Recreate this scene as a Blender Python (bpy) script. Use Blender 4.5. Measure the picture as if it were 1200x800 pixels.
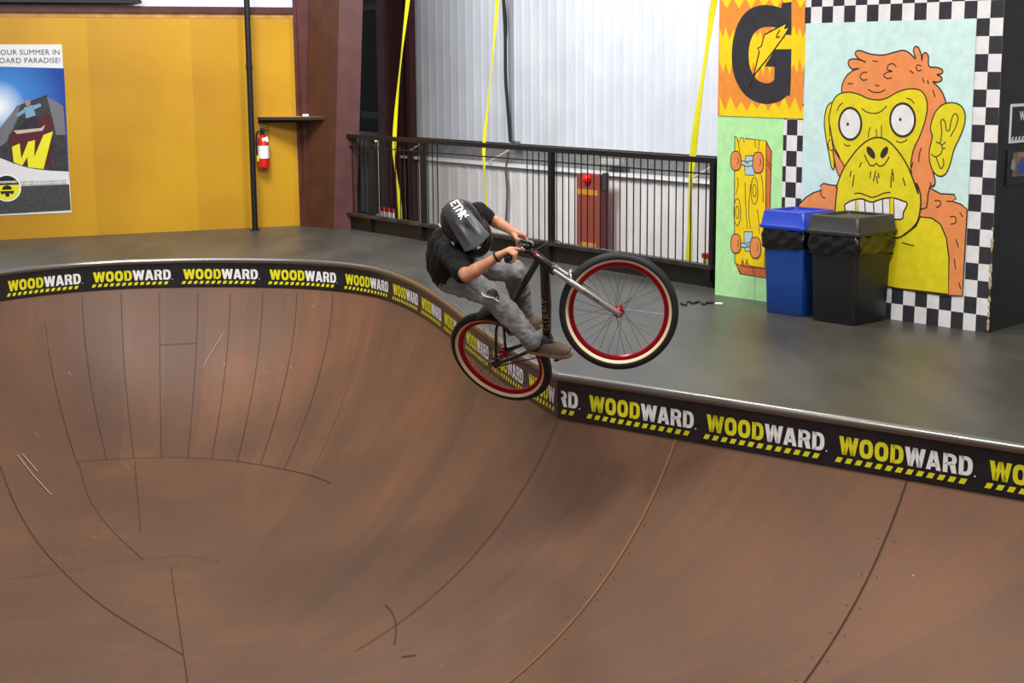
import bpy, bmesh, math, random
from mathutils import Vector as V, Matrix
from mathutils.geometry import tessellate_polygon
random.seed(7)
for o in list(bpy.data.objects): bpy.data.objects.remove(o)
SC = bpy.context.scene; COL = SC.collection
# ------------------------------------------------------------------ camera
FPX = 1800.0; EYE = V((0, 0, 1.95)); TH = math.radians(10.26); RO = math.radians(0.4)
fw = V((0, math.cos(TH), -math.sin(TH))); u0 = V((0, math.sin(TH), math.cos(TH))); r0 = V((1, 0, 0))
cr = math.cos(RO)*r0 - math.sin(RO)*u0; cu = math.sin(RO)*r0 + math.cos(RO)*u0
cd = bpy.data.cameras.new('camera'); cam = bpy.data.objects.new('camera', cd); COL.objects.link(cam)
cd.sensor_width = 36; cd.lens = 36*FPX/1200; cd.clip_end = 200
cam.matrix_world = Matrix(((cr.x, cu.x, -fw.x, EYE.x), (cr.y, cu.y, -fw.y, EYE.y), (cr.z, cu.z, -fw.z, EYE.z), (0, 0, 0, 1)))
SC.camera = cam
# ------------------------------------------------------------------ light
SC.view_settings.view_transform = 'Standard'; SC.view_settings.look = 'None'
SC.view_settings.exposure = 0.0; SC.view_settings.gamma = 1; SC.view_settings.use_curve_mapping = False
W = bpy.data.worlds.new('world'); SC.world = W; W.use_nodes = True
W.node_tree.nodes['Background'].inputs[0].default_value = (0.92, 0.95, 1.0, 1); W.node_tree.nodes['Background'].inputs[1].default_value = 0.30
def lamp(loc, target, power, size, col=(1, .95, .86), sy=None, spread=180):
    l = bpy.data.lights.new('ceiling_lamp_light', 'AREA'); l.energy = power; l.size = size; l.color = col; l.spread = math.radians(spread)
    if sy: l.shape = 'RECTANGLE'; l.size_y = sy
    o = bpy.data.objects.new('ceiling_lamp_light', l); COL.objects.link(o); o.location = loc
    o.rotation_euler = (V(target)-V(loc)).to_track_quat('-Z', 'Y').to_euler(); return o
lamp((-2.5, 6.5, 6.5), (-2.0, 12, 0), 260, 1.2)
lamp((2.5, 6.0, 6.5), (2.9, 11.6, 0.8), 430, 1.2)
lamp((-4.2, 13.6, 6.6), (-4.5, 17, .3), 145, 2.4)
lamp((-2.8, 13.6, 6.6), (0.6, 19.6, 1.4), 300, 1.8, (.93, .96, 1), None, 120)
lamp((-0.6, 12.6, 6.8), (-0.6, 12.0, 0), 170, 1.0)
lamp((-1.5, -2.5, 6.0), (-0.5, 10, -1.2), 240, 1.6)
# ------------------------------------------------------------------ helpers
def ray(x, y): return fw + cr*((x-600)/FPX) - cu*((y-400)/FPX)
def at(x, y, d): return EYE + ray(x, y)*d
def onz(x, y, z=0.0):
    d = ray(x, y); return EYE + d*((z-EYE.z)/d.z)
class Plane:                                   # a vertical wall plane: pixel -> point, and (s,z) -> point
    def __init__(s, a, b):
        s.a = V((a[0], a[1], 0)); s.d = (V((b[0], b[1], 0))-s.a).normalized(); s.n = V((s.d.y, -s.d.x, 0))
        if s.n.dot(EYE-s.a) < 0: s.n = -s.n
    def px(s, x, y, off=0.0):
        d = ray(x, y); t = (s.a+s.n*off-EYE).dot(s.n)/d.dot(s.n); return EYE+d*t
    def sz(s, u, z, off=0.0): return s.a+s.d*u+V((0, 0, z))+s.n*off
    def s_of(s, p): return (p-s.a).dot(s.d)
def lin(c): return tuple(((v/255)/12.92 if v/255 <= .04045 else ((v/255+.055)/1.055)**2.4) for v in c)
MATS = {}
def mat(name, c, rough=.5, metal=0, c2=None, scale=8, bump=0, emit=0, stretch=(1, 1, 1), detail=4, trans=0, coat=0):
    if name in MATS: return MATS[name]
    m = bpy.data.materials.new(name); m.use_nodes = True; MATS[name] = m
    nt = m.node_tree; b = nt.nodes['Principled BSDF']; A = nt.nodes.new; L = nt.links.new
    b.inputs['Base Color'].default_value = (*lin(c), 1); b.inputs['Roughness'].default_value = rough; b.inputs['Metallic'].default_value = metal
    if coat: b.inputs['Coat Weight'].default_value = coat
    if c2 is not None or bump:
        tc = A('ShaderNodeTexCoord'); mp = A('ShaderNodeMapping'); mp.inputs['Scale'].default_value = stretch
        L(tc.outputs['Object'], mp.inputs['Vector']); n = A('ShaderNodeTexNoise'); n.inputs['Scale'].default_value = scale; n.inputs['Detail'].default_value = detail
        L(mp.outputs[0], n.inputs['Vector'])
        if c2 is not None:
            r = A('ShaderNodeValToRGB'); r.color_ramp.elements[0].position = .35; r.color_ramp.elements[1].position = .65
            r.color_ramp.elements[0].color = (*lin(c), 1); r.color_ramp.elements[1].color = (*lin(c2), 1)
            L(n.outputs['Fac'], r.inputs[0]); L(r.outputs[0], b.inputs['Base Color'])
        if bump:
            bp = A('ShaderNodeBump'); bp.inputs['Strength'].default_value = bump; bp.inputs['Distance'].default_value = .01
            L(n.outputs['Fac'], bp.inputs['Height']); L(bp.outputs[0], b.inputs['Normal'])
    if emit: b.inputs['Emission Color'].default_value = (*lin(c), 1); b.inputs['Emission Strength'].default_value = emit
    return m
def link(o, parent=None):
    COL.objects.link(o)
    if parent is not None: o.parent = parent
    return o
def wloc(o):
    p = V((0, 0, 0))
    while o is not None: p = p + o.location; o = o.parent
    return p
def tag(o, label=None, cat=None, group=None, kind=None):
    if label: o['label'] = label
    if cat: o['category'] = cat
    if group: o['group'] = group
    if kind: o['kind'] = kind
    return o
def thing(name, loc, label, cat, group=None):
    o = bpy.data.objects.new(name, None); o.empty_display_size = .1; o.location = loc; COL.objects.link(o)
    return tag(o, label, cat, group)
def finish(name, me, parent, origin, smooth):
    base = wloc(parent) if parent is not None else (V(origin) if origin is not None else V((0, 0, 0)))
    me.transform(Matrix.Translation(-base))
    for p in me.polygons: p.use_smooth = smooth
    me.name = name
    o = bpy.data.objects.new(name, me); link(o, parent)
    if parent is None: o.location = base
    return o
def obj(name, bm, mats, parent=None, origin=None, smooth=False, recalc=True, sharp=True):
    if recalc: bmesh.ops.recalc_face_normals(bm, faces=bm.faces)
    if smooth and sharp:
        for e in bm.edges:
            if len(e.link_faces) == 2 and e.calc_face_angle(0) > .7: e.smooth = False
    me = bpy.data.meshes.new(name); bm.to_mesh(me); bm.free()
    for m in (mats if isinstance(mats, (list, tuple)) else [mats]): me.materials.append(m)
    return finish(name, me, parent, origin, smooth)
def NB(): return bmesh.new()
def box(bm, c, ax, ay, az, mi=0, bev=0.0):     # centre, three half-extent vectors
    c = V(c); vs = [bm.verts.new(c+ax*i+ay*j+az*k) for i in (-1, 1) for j in (-1, 1) for k in (-1, 1)]
    fs = []
    for q in ((0, 1, 3, 2), (4, 6, 7, 5), (0, 4, 5, 1), (2, 3, 7, 6), (0, 2, 6, 4), (1, 5, 7, 3)):
        f = bm.faces.new([vs[i] for i in q]); f.material_index = mi; fs.append(f)
    if bev:
        es = list({e for f in fs for e in f.edges})
        bmesh.ops.bevel(bm, geom=es, offset=bev, segments=2, affect='EDGES', profile=.6)
def frame_of(d):
    d = d.normalized(); a = V((0, 0, 1)) if abs(d.z) < .9 else V((1, 0, 0)); x = d.cross(a).normalized(); return x, d.cross(x)
def tube(bm, pts, rad, n=12, mi=0, cap=True, closed=False, flat=None):
    pts = [V(p) for p in pts]; N = len(pts)
    if not isinstance(rad, (list, tuple)): rad = [rad]*N
    rings = []; px = None
    for i, p in enumerate(pts):
        if closed: d = pts[(i+1) % N]-pts[i-1]
        else: d = pts[min(i+1, N-1)]-pts[max(i-1, 0)]
        d.normalize()
        if px is None: x, y = frame_of(d)
        else:
            x = (px-d*px.dot(d)).normalized(); y = d.cross(x)
        px = x
        rings.append([bm.verts.new(p+(x*math.cos(a)+y*math.sin(a))*rad[i]) for a in (2*math.pi*k/n for k in range(n))])
    R = range(N) if closed else range(N-1)
    for i in R:
        a, b = rings[i], rings[(i+1) % N]
        for k in range(n):
            f = bm.faces.new((a[k], a[(k+1) % n], b[(k+1) % n], b[k])); f.material_index = mi
    if cap and not closed:
        for r_ in (rings[0], rings[-1]):
            f = bm.faces.new(r_); f.material_index = mi
def lathe(bm, c, axis, prof, n=48, mi=0, x=None, arc=None):   # prof: (axial, radius)
    axis = axis.normalized()
    X, Y = frame_of(axis)
    if x is not None: X = (x-axis*x.dot(axis)).normalized(); Y = axis.cross(X)
    rings = []
    for a_, r_ in prof:
        if r_ < 1e-6: rings.append([bm.verts.new(c+axis*a_)]*n)
        else: rings.append([bm.verts.new(c+axis*a_+(X*math.cos(2*math.pi*k/n)+Y*math.sin(2*math.pi*k/n))*r_) for k in range(n)])
    for a, b in zip(rings[:-1], rings[1:]):
        for k in range(n):
            q = []
            for v in (a[k], a[(k+1) % n], b[(k+1) % n], b[k]):
                if v not in q: q.append(v)
            if len(q) > 2:
                try: f = bm.faces.new(q); f.material_index = mi
                except ValueError: pass
def sphere(bm, c, ax, ay, az, nu=20, nv=12, mi=0):
    rings = []
    for j in range(nv+1):
        t = math.pi*j/nv
        if j in (0, nv): rings.append([bm.verts.new(c+az*math.cos(t))]*nu)
        else: rings.append([bm.verts.new(c+az*math.cos(t)+(ax*math.cos(2*math.pi*k/nu)+ay*math.sin(2*math.pi*k/nu))*math.sin(t)) for k in range(nu)])
    for a, b in zip(rings[:-1], rings[1:]):
        for k in range(nu):
            q = []
            for v in (a[k], a[(k+1) % nu], b[(k+1) % nu], b[k]):
                if v not in q: q.append(v)
            f = bm.faces.new(q); f.material_index = mi
def caps(bm, p0, r0_, p1, r1_, n=16):
    p0 = V(p0); p1 = V(p1); d = p1-p0
    x, y = frame_of(d); z = d.normalized()
    for p, r_ in ((p0, r0_), (p1, r1_)): sphere(bm, p, x*r_, y*r_, z*r_, n, 8)
    tube(bm, [p0, p1], [r0_, r1_], n)
def blob(name, bm, voxel, m, parent, smooth_it=6, disp=None):
    bmesh.ops.recalc_face_normals(bm, faces=bm.faces)
    me = bpy.data.meshes.new('tmp'); bm.to_mesh(me); bm.free()
    o = bpy.data.objects.new('tmp', me); COL.objects.link(o)
    r_ = o.modifiers.new('r', 'REMESH'); r_.mode = 'VOXEL'; r_.voxel_size = voxel; r_.use_smooth_shade = True
    if smooth_it:
        s = o.modifiers.new('s', 'SMOOTH'); s.factor = .5; s.iterations = smooth_it
    if disp:
        t = bpy.data.textures.new('folds', 'CLOUDS'); t.noise_scale = disp[1]; t.noise_depth = 2
        dm = o.modifiers.new('d', 'DISPLACE'); dm.texture = t; dm.strength = disp[0]; dm.mid_level = .5; dm.texture_coords = 'GLOBAL'
    dg = bpy.context.evaluated_depsgraph_get(); me2 = bpy.data.meshes.new_from_object(o.evaluated_get(dg))
    bpy.data.objects.remove(o); bpy.data.meshes.remove(me)
    me2.materials.clear()
    for q in (m if isinstance(m, (list, tuple)) else [m]): me2.materials.append(q)
    return finish(name, me2, parent, None, True)
def poly(bm, pts, mi=0):                        # concave flat polygon from 3-D points
    vs = [bm.verts.new(p) for p in pts]
    for t in tessellate_polygon([[v.co.copy() for v in vs]]):
        try: f = bm.faces.new([vs[i] for i in t]); f.material_index = mi
        except ValueError: pass
def cat2(pts, closed=True, k=4):
    n = len(pts); out = []
    rng = range(n) if closed else range(n-1)
    for i in rng:
        g = lambda j: pts[j % n] if closed else pts[max(0, min(n-1, j))]
        p0, p1, p2, p3 = g(i-1), g(i), g(i+1), g(i+2)
        for q in range(k):
            t = q/k
            out.append(tuple(.5*((2*p1[c])+(-p0[c]+p2[c])*t+(2*p0[c]-5*p1[c]+4*p2[c]-p3[c])*t*t+(-p0[c]+3*p1[c]-3*p2[c]+p3[c])*t**3) for c in range(len(p1))))
    if not closed: out.append(tuple(pts[-1]))
    return out
def text_mesh(s, size, f3, mi=0, bm=None, bold=.02, align='LEFT', track=1.0, cuts=0):   # f3 maps (x,y) in text space to 3-D
    c = bpy.data.curves.new('t', 'FONT'); c.body = s; c.size = size; c.offset = bold*size; c.align_x = align; c.resolution_u = 3; c.space_character = track
    o = bpy.data.objects.new('t', c); COL.objects.link(o)
    me = bpy.data.meshes.new_from_object(o.evaluated_get(bpy.context.evaluated_depsgraph_get()))
    bpy.data.objects.remove(o); bpy.data.curves.remove(c)
    bm2 = bmesh.new() if bm is None else bm
    if cuts:
        b3 = bmesh.new(); b3.from_mesh(me); bmesh.ops.triangulate(b3, faces=b3.faces)
        for _ in range(cuts): bmesh.ops.subdivide_edges(b3, edges=b3.edges, cuts=1, use_grid_fill=True)
        b3.to_mesh(me); b3.free()
    vs = [bm2.verts.new(f3(v.co.x, v.co.y)) for v in me.vertices]
    for p in me.polygons:
        try: f = bm2.faces.new([vs[i] for i in p.vertices]); f.material_index = mi
        except ValueError: pass
    bpy.data.meshes.remove(me); return bm2
# ------------------------------------------------------------------ materials
M_deck = mat('deck_paint', (60, 58, 54), .40, 0, (80, 78, 72), 2.2, .05, stretch=(1, .35, 1), detail=6)
M_black = mat('black_paint', (15, 15, 16), .45)
M_blackwall = mat('black_wall_paint', (22, 22, 24), .55, 0, (34, 34, 36), 6, .15)
M_steel = mat('coping_steel', (150, 148, 145), .28, .9)
M_maroon = mat('maroon_steel', (68, 28, 27), .5, 0, (82, 38, 36), 5, .05)
M_maroon2 = mat('maroon_web', (66, 34, 22), .5, 0, (76, 42, 27), 5, .05)
M_white = mat('white_sheet_metal', (226, 229, 236), .45, 0, (214, 217, 225), 1.5)
M_lower = mat('lower_wall_panel', (232, 228, 226), .55, 0, (222, 216, 214), 2.5)
M_grey = mat('grey_masonry', (130, 128, 128), .8, 0, (112, 110, 110), 9, .2)
M_rub = mat('black_rubber', (22, 23, 26), .6)
M_cream = mat('cream_sidewall', (226, 208, 172), .55)
M_red = mat('red_anodised', (165, 16, 34), .25, .6)
M_silver = mat('fork_silver', (190, 190, 188), .25, .85)
M_bike = mat('bike_black', (18, 17, 20), .25, coat=.4)
M_skin = mat('skin', (206, 150, 118), .5, 0, (188, 126, 96), 22, .04)
M_shirt = mat('black_cotton', (11, 11, 13), .9, 0, (16, 16, 19), 30, .15)
M_helm = mat('helmet_shell', (40, 41, 46), .42)
M_hdark = mat('helmet_dark', (14, 13, 15), .4)
M_wpaint = mat('white_print', (244, 244, 247), .5)
M_yel = mat('yellow_print', (232, 226, 30), .5)
M_strap = mat('yellow_webbing', (236, 226, 20), .6)
# jeans with wear
def m_jeans():
    m = mat('grey_denim', (112, 111, 115), .85, 0, (156, 156, 161), 9, .35, detail=8); return m
M_jeans = m_jeans()
M_shoe = mat('tan_suede', (112, 94, 76), .8, 0, (92, 76, 60), 30, .1)
M_sole = mat('gum_sole', (150, 122, 94), .6)
M_navy = mat('navy_fabric', (24, 34, 48), .75)
# ------------------------------------------------------------------ pool outline
CORN = V((.298, 9.600))
def oz(x, y): p = onz(x, y); return (p.x, p.y)
left_run = [(.298, 9.60), (.14, 10.08), (-.02, 10.62), (-.18, 11.20), (-.335, 11.83), (-.532, 12.67), (-.756, 13.50), (-.99, 14.18), (-1.23, 14.70), (-1.467, 15.02), (-1.75, 15.27), (-2.157, 15.48), (-2.6, 15.585), (-3.05, 15.635), (-3.486, 15.62), (-3.91, 15.55), (-4.3, 15.385), (-4.65, 15.12), (-4.957, 14.77), (-5.25, 14.25), (-5.5, 13.5), (-5.65, 12.5), (-5.7, 11), (-5.62, 8.6), (-5.3, 6.4), (-4.6, 4.8), (-3.5, 4.0), (-2, 3.7), (1, 3.6), (3.8, 3.6), (5.1, 3.75), (5.75, 4.3), (5.65, 5.05), (5.1, 5.61)]
right_dir = (V((2.627, 7.667))-CORN).normalized()
lc = cat2(left_run, closed=False, k=14)
def resample(p, step):
    out = [V(p[0])]; acc = 0; 
    pts = [V(q) for q in p]; L = [0]
    for a, b in zip(pts, pts[1:]): L.append(L[-1]+(b-a).length)
    n = max(1, round(L[-1]/step)); j = 0; res = []
    for i in range(n+1):
        t = L[-1]*i/n
        while j < len(L)-2 and L[j+1] < t: j += 1
        res.append(pts[j].lerp(pts[j+1], (t-L[j])/(L[j+1]-L[j])))
    return res
RUN = resample(lc, .05)
ENDP = RUN[-1]; nR = round((ENDP-CORN).length/.05)
RIGHT = [ENDP.lerp(CORN, i/nR) for i in range(nR+1)]
OUT = RUN[:-1]+RIGHT[:-1]                # closed outline, starts at the corner, runs over the far lobe and back
NO = len(OUT)
def inward(i):
    a = OUT[(i-1) % NO]; b = OUT[(i+1) % NO]; t = (b-a).normalized(); n_ = V((-t.y, t.x))
    return n_
# orientation: make inward point to the pool centre
CEN = CORN + V((-.835, -.55))*3.3
SGN = 1 if inward(200).dot(CEN-OUT[200]) > 0 else -1
t1 = (RUN[1]-RUN[0]).normalized(); n1 = V((-t1.y, t1.x))*SGN
n2 = V((-right_dir.y, right_dir.x)); n2 = n2 if n2.dot(CEN-CORN) > 0 else -n2
VB = .285; TR = 2.4; TT = 1.35; TA = math.sqrt(TR*TR-(TR-TT)**2)
def g(h):
    x = max(0.0, TA-h); return -VB-(TT-(TR-math.sqrt(max(0, TR*TR-x*x))))
import numpy as np
OA = np.array([[q.x, q.y] for q in OUT])
def soft(p):
    d2 = (OA[:, 0]-p.x)**2+(OA[:, 1]-p.y)**2+1e-6; P_ = 8.0
    a = float(np.sum(d2**(-P_/2))*.05); 
    return (1.3744/a)**(1/(P_-1)) if False else ((0.98175/a)**(1/(P_-1)))
def dist(p):
    d = dist0(p)
    if p.y < 10.8 or d < .06: return d
    w = min(1, (p.y-10.8)/1.6); w = w*w*(3-2*w); e = min(1, (d-.06)/.25); e = e*e*(3-2*e)
    return d*(1-w*e)+min(soft(p), d*1.05)*w*e
def dist0(p):
    best = 1e9; bi = 0
    for i in range(0, NO, 4):
        q = (OUT[i]-p).length_squared
        if q < best: best = q; bi = i
    best = 1e9
    for i in range(bi-5, bi+6):
        a = OUT[i % NO]; b = OUT[(i+1) % NO]; ab = b-a; t = max(0, min(1, (p-a).dot(ab)/ab.length_squared))
        q = (a+ab*t-p).length
        if q < best: best = q
    dc = (p-CORN).length
    if dc <= best+.004: best = max((p-CORN).dot(n1), (p-CORN).dot(n2))
    return best
def bowl_hit(px, py):
    d = ray(px, py); t = (-.3-EYE.z)/d.z; 
    for k in range(400):
        p = EYE+d*t
        z = g(dist(V((p.x, p.y))))
        if p.z <= z+.0005:
            if k == 0: return p
            lo, hi = tp, t
            for _ in range(12):
                t = (lo+hi)/2; p = EYE+d*t
                if p.z <= g(dist(V((p.x, p.y)))): hi = t
                else: lo = t
            return p
        tp = t; t += max(.003, min(.02, (p.z-z)*.5))
    return p
# arc length tables along the two runs (from the corner)
def lip_at(run, s):                       # position and inward normal at arc length s from the corner
    L = 0
    pts = run
    st = (pts[1]-pts[0]).length; i = int(s/st); i = max(0, min(len(pts)-2, i)); f = s/st-i
    p = pts[i].lerp(pts[i+1], f)
    def nn(j):
        j = max(0, min(len(pts)-1, j)); a = pts[max(0, j-1)]; b = pts[min(len(pts)-1, j+1)]; t = (b-a).normalized(); m_ = V((-t.y, t.x)); return m_
    n_ = (nn(i)*(1-f)+nn(i+1)*f).normalized()
    if n_.dot(CEN-p) < 0: n_ = -n_
    return p, n_
RREV = list(reversed(RIGHT))
def s_near(run, P): 
    st = (run[1]-run[0]).length
    return min(range(len(run)), key=lambda i: (run[i]-P).length)*st
# ------------------------------------------------------------------ bowl material
def bowl_mat():
    m = bpy.data.materials.new('brown_ramp_sheet'); m.use_nodes = True; nt = m.node_tree; b = nt.nodes['Principled BSDF']; A = nt.nodes.new; L = nt.links.new
    uv = A('ShaderNodeUVMap'); uv.uv_map = 'UVMap'; sep = A('ShaderNodeSeparateXYZ'); L(uv.outputs[0], sep.inputs[0])
    def math_(op, a, bb=None, c=None):
        n = A('ShaderNodeMath'); n.operation = op
        for i, v in enumerate((a, bb, c)):
            if v is None: continue
            if isinstance(v, (int, float)): n.inputs[i].default_value = v
            else: L(v, n.inputs[i])
        return n.outputs[0]
    cell = math_('FLOOR', math_('DIVIDE', sep.outputs[0], .42)); ring = math_('GREATER_THAN', sep.outputs[1], 1.72)
    wn = A('ShaderNodeTexWhiteNoise'); wn.noise_dimensions = '1D'; L(math_('ADD', cell, math_('MULTIPLY', ring, 37.3)), wn.inputs['W'])
    tc = A('ShaderNodeTexCoord'); n1_ = A('ShaderNodeTexNoise'); n1_.inputs['Scale'].default_value = .7; n1_.inputs['Detail'].default_value = 4; L(tc.outputs['Object'], n1_.inputs['Vector'])
    mp = A('ShaderNodeMapping'); mp.inputs['Scale'].default_value = (7, 1.0, 1); L(uv.outputs[0], mp.inputs['Vector'])
    n2_ = A('ShaderNodeTexNoise'); n2_.inputs['Scale'].default_value = 1.6; n2_.inputs['Detail'].default_value = 7; n2_.inputs['Roughness'].default_value = .65; L(mp.outputs[0], n2_.inputs['Vector'])
    n3_ = A('ShaderNodeTexNoise'); n3_.inputs['Scale'].default_value = 70; n3_.inputs['Detail'].default_value = 3; L(tc.outputs['Object'], n3_.inputs['Vector'])
    mr = A('ShaderNodeMapRange'); mr.inputs[1].default_value = 1.1; mr.inputs[2].default_value = 2.0; L(sep.outputs[1], mr.inputs[0]); fade = mr.outputs[0]
    mp4 = A('ShaderNodeMapping'); mp4.inputs['Scale'].default_value = (1.4, 5, 1); mp4.inputs['Rotation'].default_value = (0, 0, -.7); L(tc.outputs['Object'], mp4.inputs['Vector'])
    n4_ = A('ShaderNodeTexNoise'); n4_.inputs['Scale'].default_value = 1.3; n4_.inputs['Detail'].default_value = 8; n4_.inputs['Roughness'].default_value = .65; L(mp4.outputs[0], n4_.inputs['Vector'])
    f = math_('ADD', math_('MULTIPLY', math_('MULTIPLY', wn.outputs['Value'], math_('SUBTRACT', 1, ring)), .10), math_('MULTIPLY', n1_.outputs['Fac'], .55))
    f = math_('ADD', f, math_('ADD', math_('MULTIPLY', math_('MULTIPLY', n2_.outputs['Fac'], math_('SUBTRACT', 1, fade)), .30), math_('MULTIPLY', math_('MULTIPLY', n4_.outputs['Fac'], fade), .30))); f = math_('ADD', f, math_('MULTIPLY', n3_.outputs['Fac'], .20)); f = math_('ADD', f, math_('MULTIPLY', ring, .05)); f = math_('SUBTRACT', f, .12)
    r = A('ShaderNodeValToRGB'); e = r.color_ramp.elements; e[0].position = .18; e[0].color = (*lin((80, 56, 43)), 1); e[1].position = .72; e[1].color = (*lin((136, 88, 58)), 1)
    k = e.new(.46); k.color = (*lin((106, 73, 53)), 1)
    L(f, r.inputs[0])
    # small pale scuffs
    vo = A('ShaderNodeTexVoronoi'); vo.inputs['Scale'].default_value = 5.5; vo.inputs['Randomness'].default_value = 1; L(tc.outputs['Object'], vo.inputs['Vector'])
    sc = math_('LESS_THAN', vo.outputs['Distance'], .035); 
    wn2 = A('ShaderNodeTexWhiteNoise'); L(vo.outputs['Position'], wn2.inputs['Vector']); sc = math_('MULTIPLY', sc, math_('GREATER_THAN', wn2.outputs['Value'], .72))
    mx = A('ShaderNodeMixRGB'); L(math_('MULTIPLY', sc, .55), mx.inputs[0]); L(r.outputs[0], mx.inputs[1]); mx.inputs[2].default_value = (*lin((205, 180, 160)), 1)
    L(mx.outputs[0], b.inputs['Base Color'])
    rr = A('ShaderNodeMapRange'); rr.inputs[3].default_value = .44; rr.inputs[4].default_value = .66; L(n2_.outputs['Fac'], rr.inputs[0]); L(rr.outputs[0], b.inputs['Roughness'])
    bp = A('ShaderNodeBump'); bp.inputs['Strength'].default_value = .06; bp.inputs['Distance'].default_value = .01; L(n2_.outputs['Fac'], bp.inputs['Height']); L(bp.outputs[0], b.inputs['Normal'])
    return m
M_bowl = bowl_mat(); M_seam = mat('seam_dark', (62, 40, 30), .8); M_seamy = mat('seam_putty', (142, 92, 52), .7)
M_screw = mat('screw_heads', (70, 56, 46), .5, .5)
# ------------------------------------------------------------------ bowl
bowl = thing('skate_bowl', (CEN.x, CEN.y, -1.6), 'brown wooden skate bowl sunk into the grey deck, black lettered band under its steel edge', 'skate bowl')
bm = NB(); NV = 90
uvl = None; grid = []; uvd = {}
for i in range(NO):
    row = []
    for j in range(NV+1):
        t = (j/NV)**1.25
        p = OUT[i].lerp(CEN, t)
        if j == NV: 
            if i == 0: cv = bm.verts.new((CEN.x, CEN.y, g(dist(CEN))))
            row.append(cv); continue
        h = dist(p) if j else 0.0
        v = bm.verts.new((p.x, p.y, g(h))); uvd[v] = (i*.05, h); row.append(v)
    grid.append(row)
uvl = bm.loops.layers.uv.new('UVMap')
for i in range(NO):
    a = grid[i]; b = grid[(i+1) % NO]
    for j in range(NV):
        q = (a[j], b[j], b[j+1], a[j+1]) if j < NV-1 else (a[j], b[j], a[j+1])
        f = bm.faces.new(q)
        for lp in f.loops:
            if lp.vert in uvd:
                u, v_ = uvd[lp.vert]
                if i == NO-1 and u < 1: u += NO*.05
            else: u, v_ = (i+.5)*.05, 3
            lp[uvl].uv = (u, v_)
def strip3(pts, w, mi, lift=.006):
    pr = None
    for k, p in enumerate(pts):
        a = pts[max(0, k-1)]; c = pts[min(len(pts)-1, k+1)]; d = (c-a).normalized()
        q = V((p.x, p.y)); e = .02
        nx = V((g(dist(q-V((e, 0))))-g(dist(q+V((e, 0)))), g(dist(q-V((0, e))))-g(dist(q+V((0, e)))), 2*e)).normalized()
        s = d.cross(nx).normalized()*w
        cur = (bm.verts.new(p+nx*lift+s), bm.verts.new(p+nx*lift-s))
        if pr: 
            f = bm.faces.new((pr[0], pr[1], cur[1], cur[0])); f.material_index = mi
        pr = cur
def drape(xy, w, mi, k=6):
    out = []
    for x, y in cat2(xy, closed=False, k=k):
        h = dist(V((x, y))); out.append(V((x, y, g(h))))
    strip3(out, w, mi)
def seam_px(pxs, w=.004, mi=1, k=6):
    strip3([V(q) for q in cat2([tuple(bowl_hit(x, y)) for x, y in pxs], False, k)], w, mi)
def seam_lip(run, s, h1, w=.003, mi=1):
    p, n_ = lip_at(run, s); drape([tuple(p+n_*(.004+h1*k/12)) for k in range(13)], w, mi, 2)
# radial joints of the far end
for xt, xb, yb in ((51, 91, 541), (96, 125, 539), (142, 157, 537), (187, 189, 536), (232, 220, 536.5), (270, 248, 538), (308, 278, 541), (348, 305, 545), (390, 333, 550), (428, 364, 557)):
    seam_px([(xt+(xb-xt)*t**1.7, (347 if xt < 60 else 343)+(yb-343)*t) for t in (0.0, .15, .3, .45, .6, .75, .9, 1)], .0026 if xt < 400 else .0015, 1, 3)
seam_px([(92, 541), (125, 539), (158, 537), (190, 536), (220, 536.5), (248, 538), (280, 541), (305, 545), (333, 550), (364, 557), (388, 566)], .003, 1, 4)
drape([tuple(CORN+V((-.835, -.55))*t) for t in (.01, .2, .4, .6, .9, 1.2, 1.5)], .003, 1, 4)
seam_px([(187, 404), (230, 402)], .002)
seam_px([(92, 541), (105, 585), (130, 620), (168, 656)], .002)
seam_px([(158, 540), (162, 590), (165, 625)], .002)
seam_px([(0, 546), (22, 600), (60, 655), (120, 710), (215, 768)], .003)
seam_px([(0, 680), (60, 672), (130, 660), (215, 652), (260, 660)], .0016)
seam_px([(200, 664), (208, 720), (220, 800)], .0025)
for q in ([(20, 533), (38, 556), (60, 580)], [(26, 532), (44, 553)]): seam_px(q, .006, 4, 4)  # pale streaks painting the bright reflection onto the bowl's left side
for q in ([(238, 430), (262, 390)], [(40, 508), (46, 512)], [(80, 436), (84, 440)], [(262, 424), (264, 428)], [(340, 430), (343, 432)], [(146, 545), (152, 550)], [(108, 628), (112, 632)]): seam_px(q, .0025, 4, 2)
seam_px([(452, 709), (456, 713), (460, 719), (463, 726), (464, 735), (464, 745), (462, 756)], .003)
seam_px([(470, 770), (488, 768)], .004)
for px_, mi, w in ((790, 2, .007), (1062, 1, .0045)):
    s = s_near(RREV, V(oz(px_, 462 if px_ < 900 else 502)))
    p, n_ = lip_at(RREV, s); n_ = (n_+right_dir*-.18).normalized()
    drape([tuple(p+n_*(.004+1.9*k/14)) for k in range(15)], w, mi, 2)
    for k in range(1, 9):
        for sd in (-1, 1):
            q = p+n_*(.05+.13*k)+right_dir*.045*sd+right_dir*(random.random()-.5)*.015
            sphere(bm, V((q.x, q.y, g(dist(q))+.001)), V((.005, 0, 0)), V((0, .005, 0)), V((0, 0, .002)), 8, 4, 3)
bmesh.ops.recalc_face_normals(bm, faces=[f for f in bm.faces if f.material_index == 0])
ride = obj('riding_surface', bm, [M_bowl, M_seam, M_seamy, M_screw, mat('pale_scuff_glint', (176, 152, 136), .5)], bowl, smooth=True, recalc=False)
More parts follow.
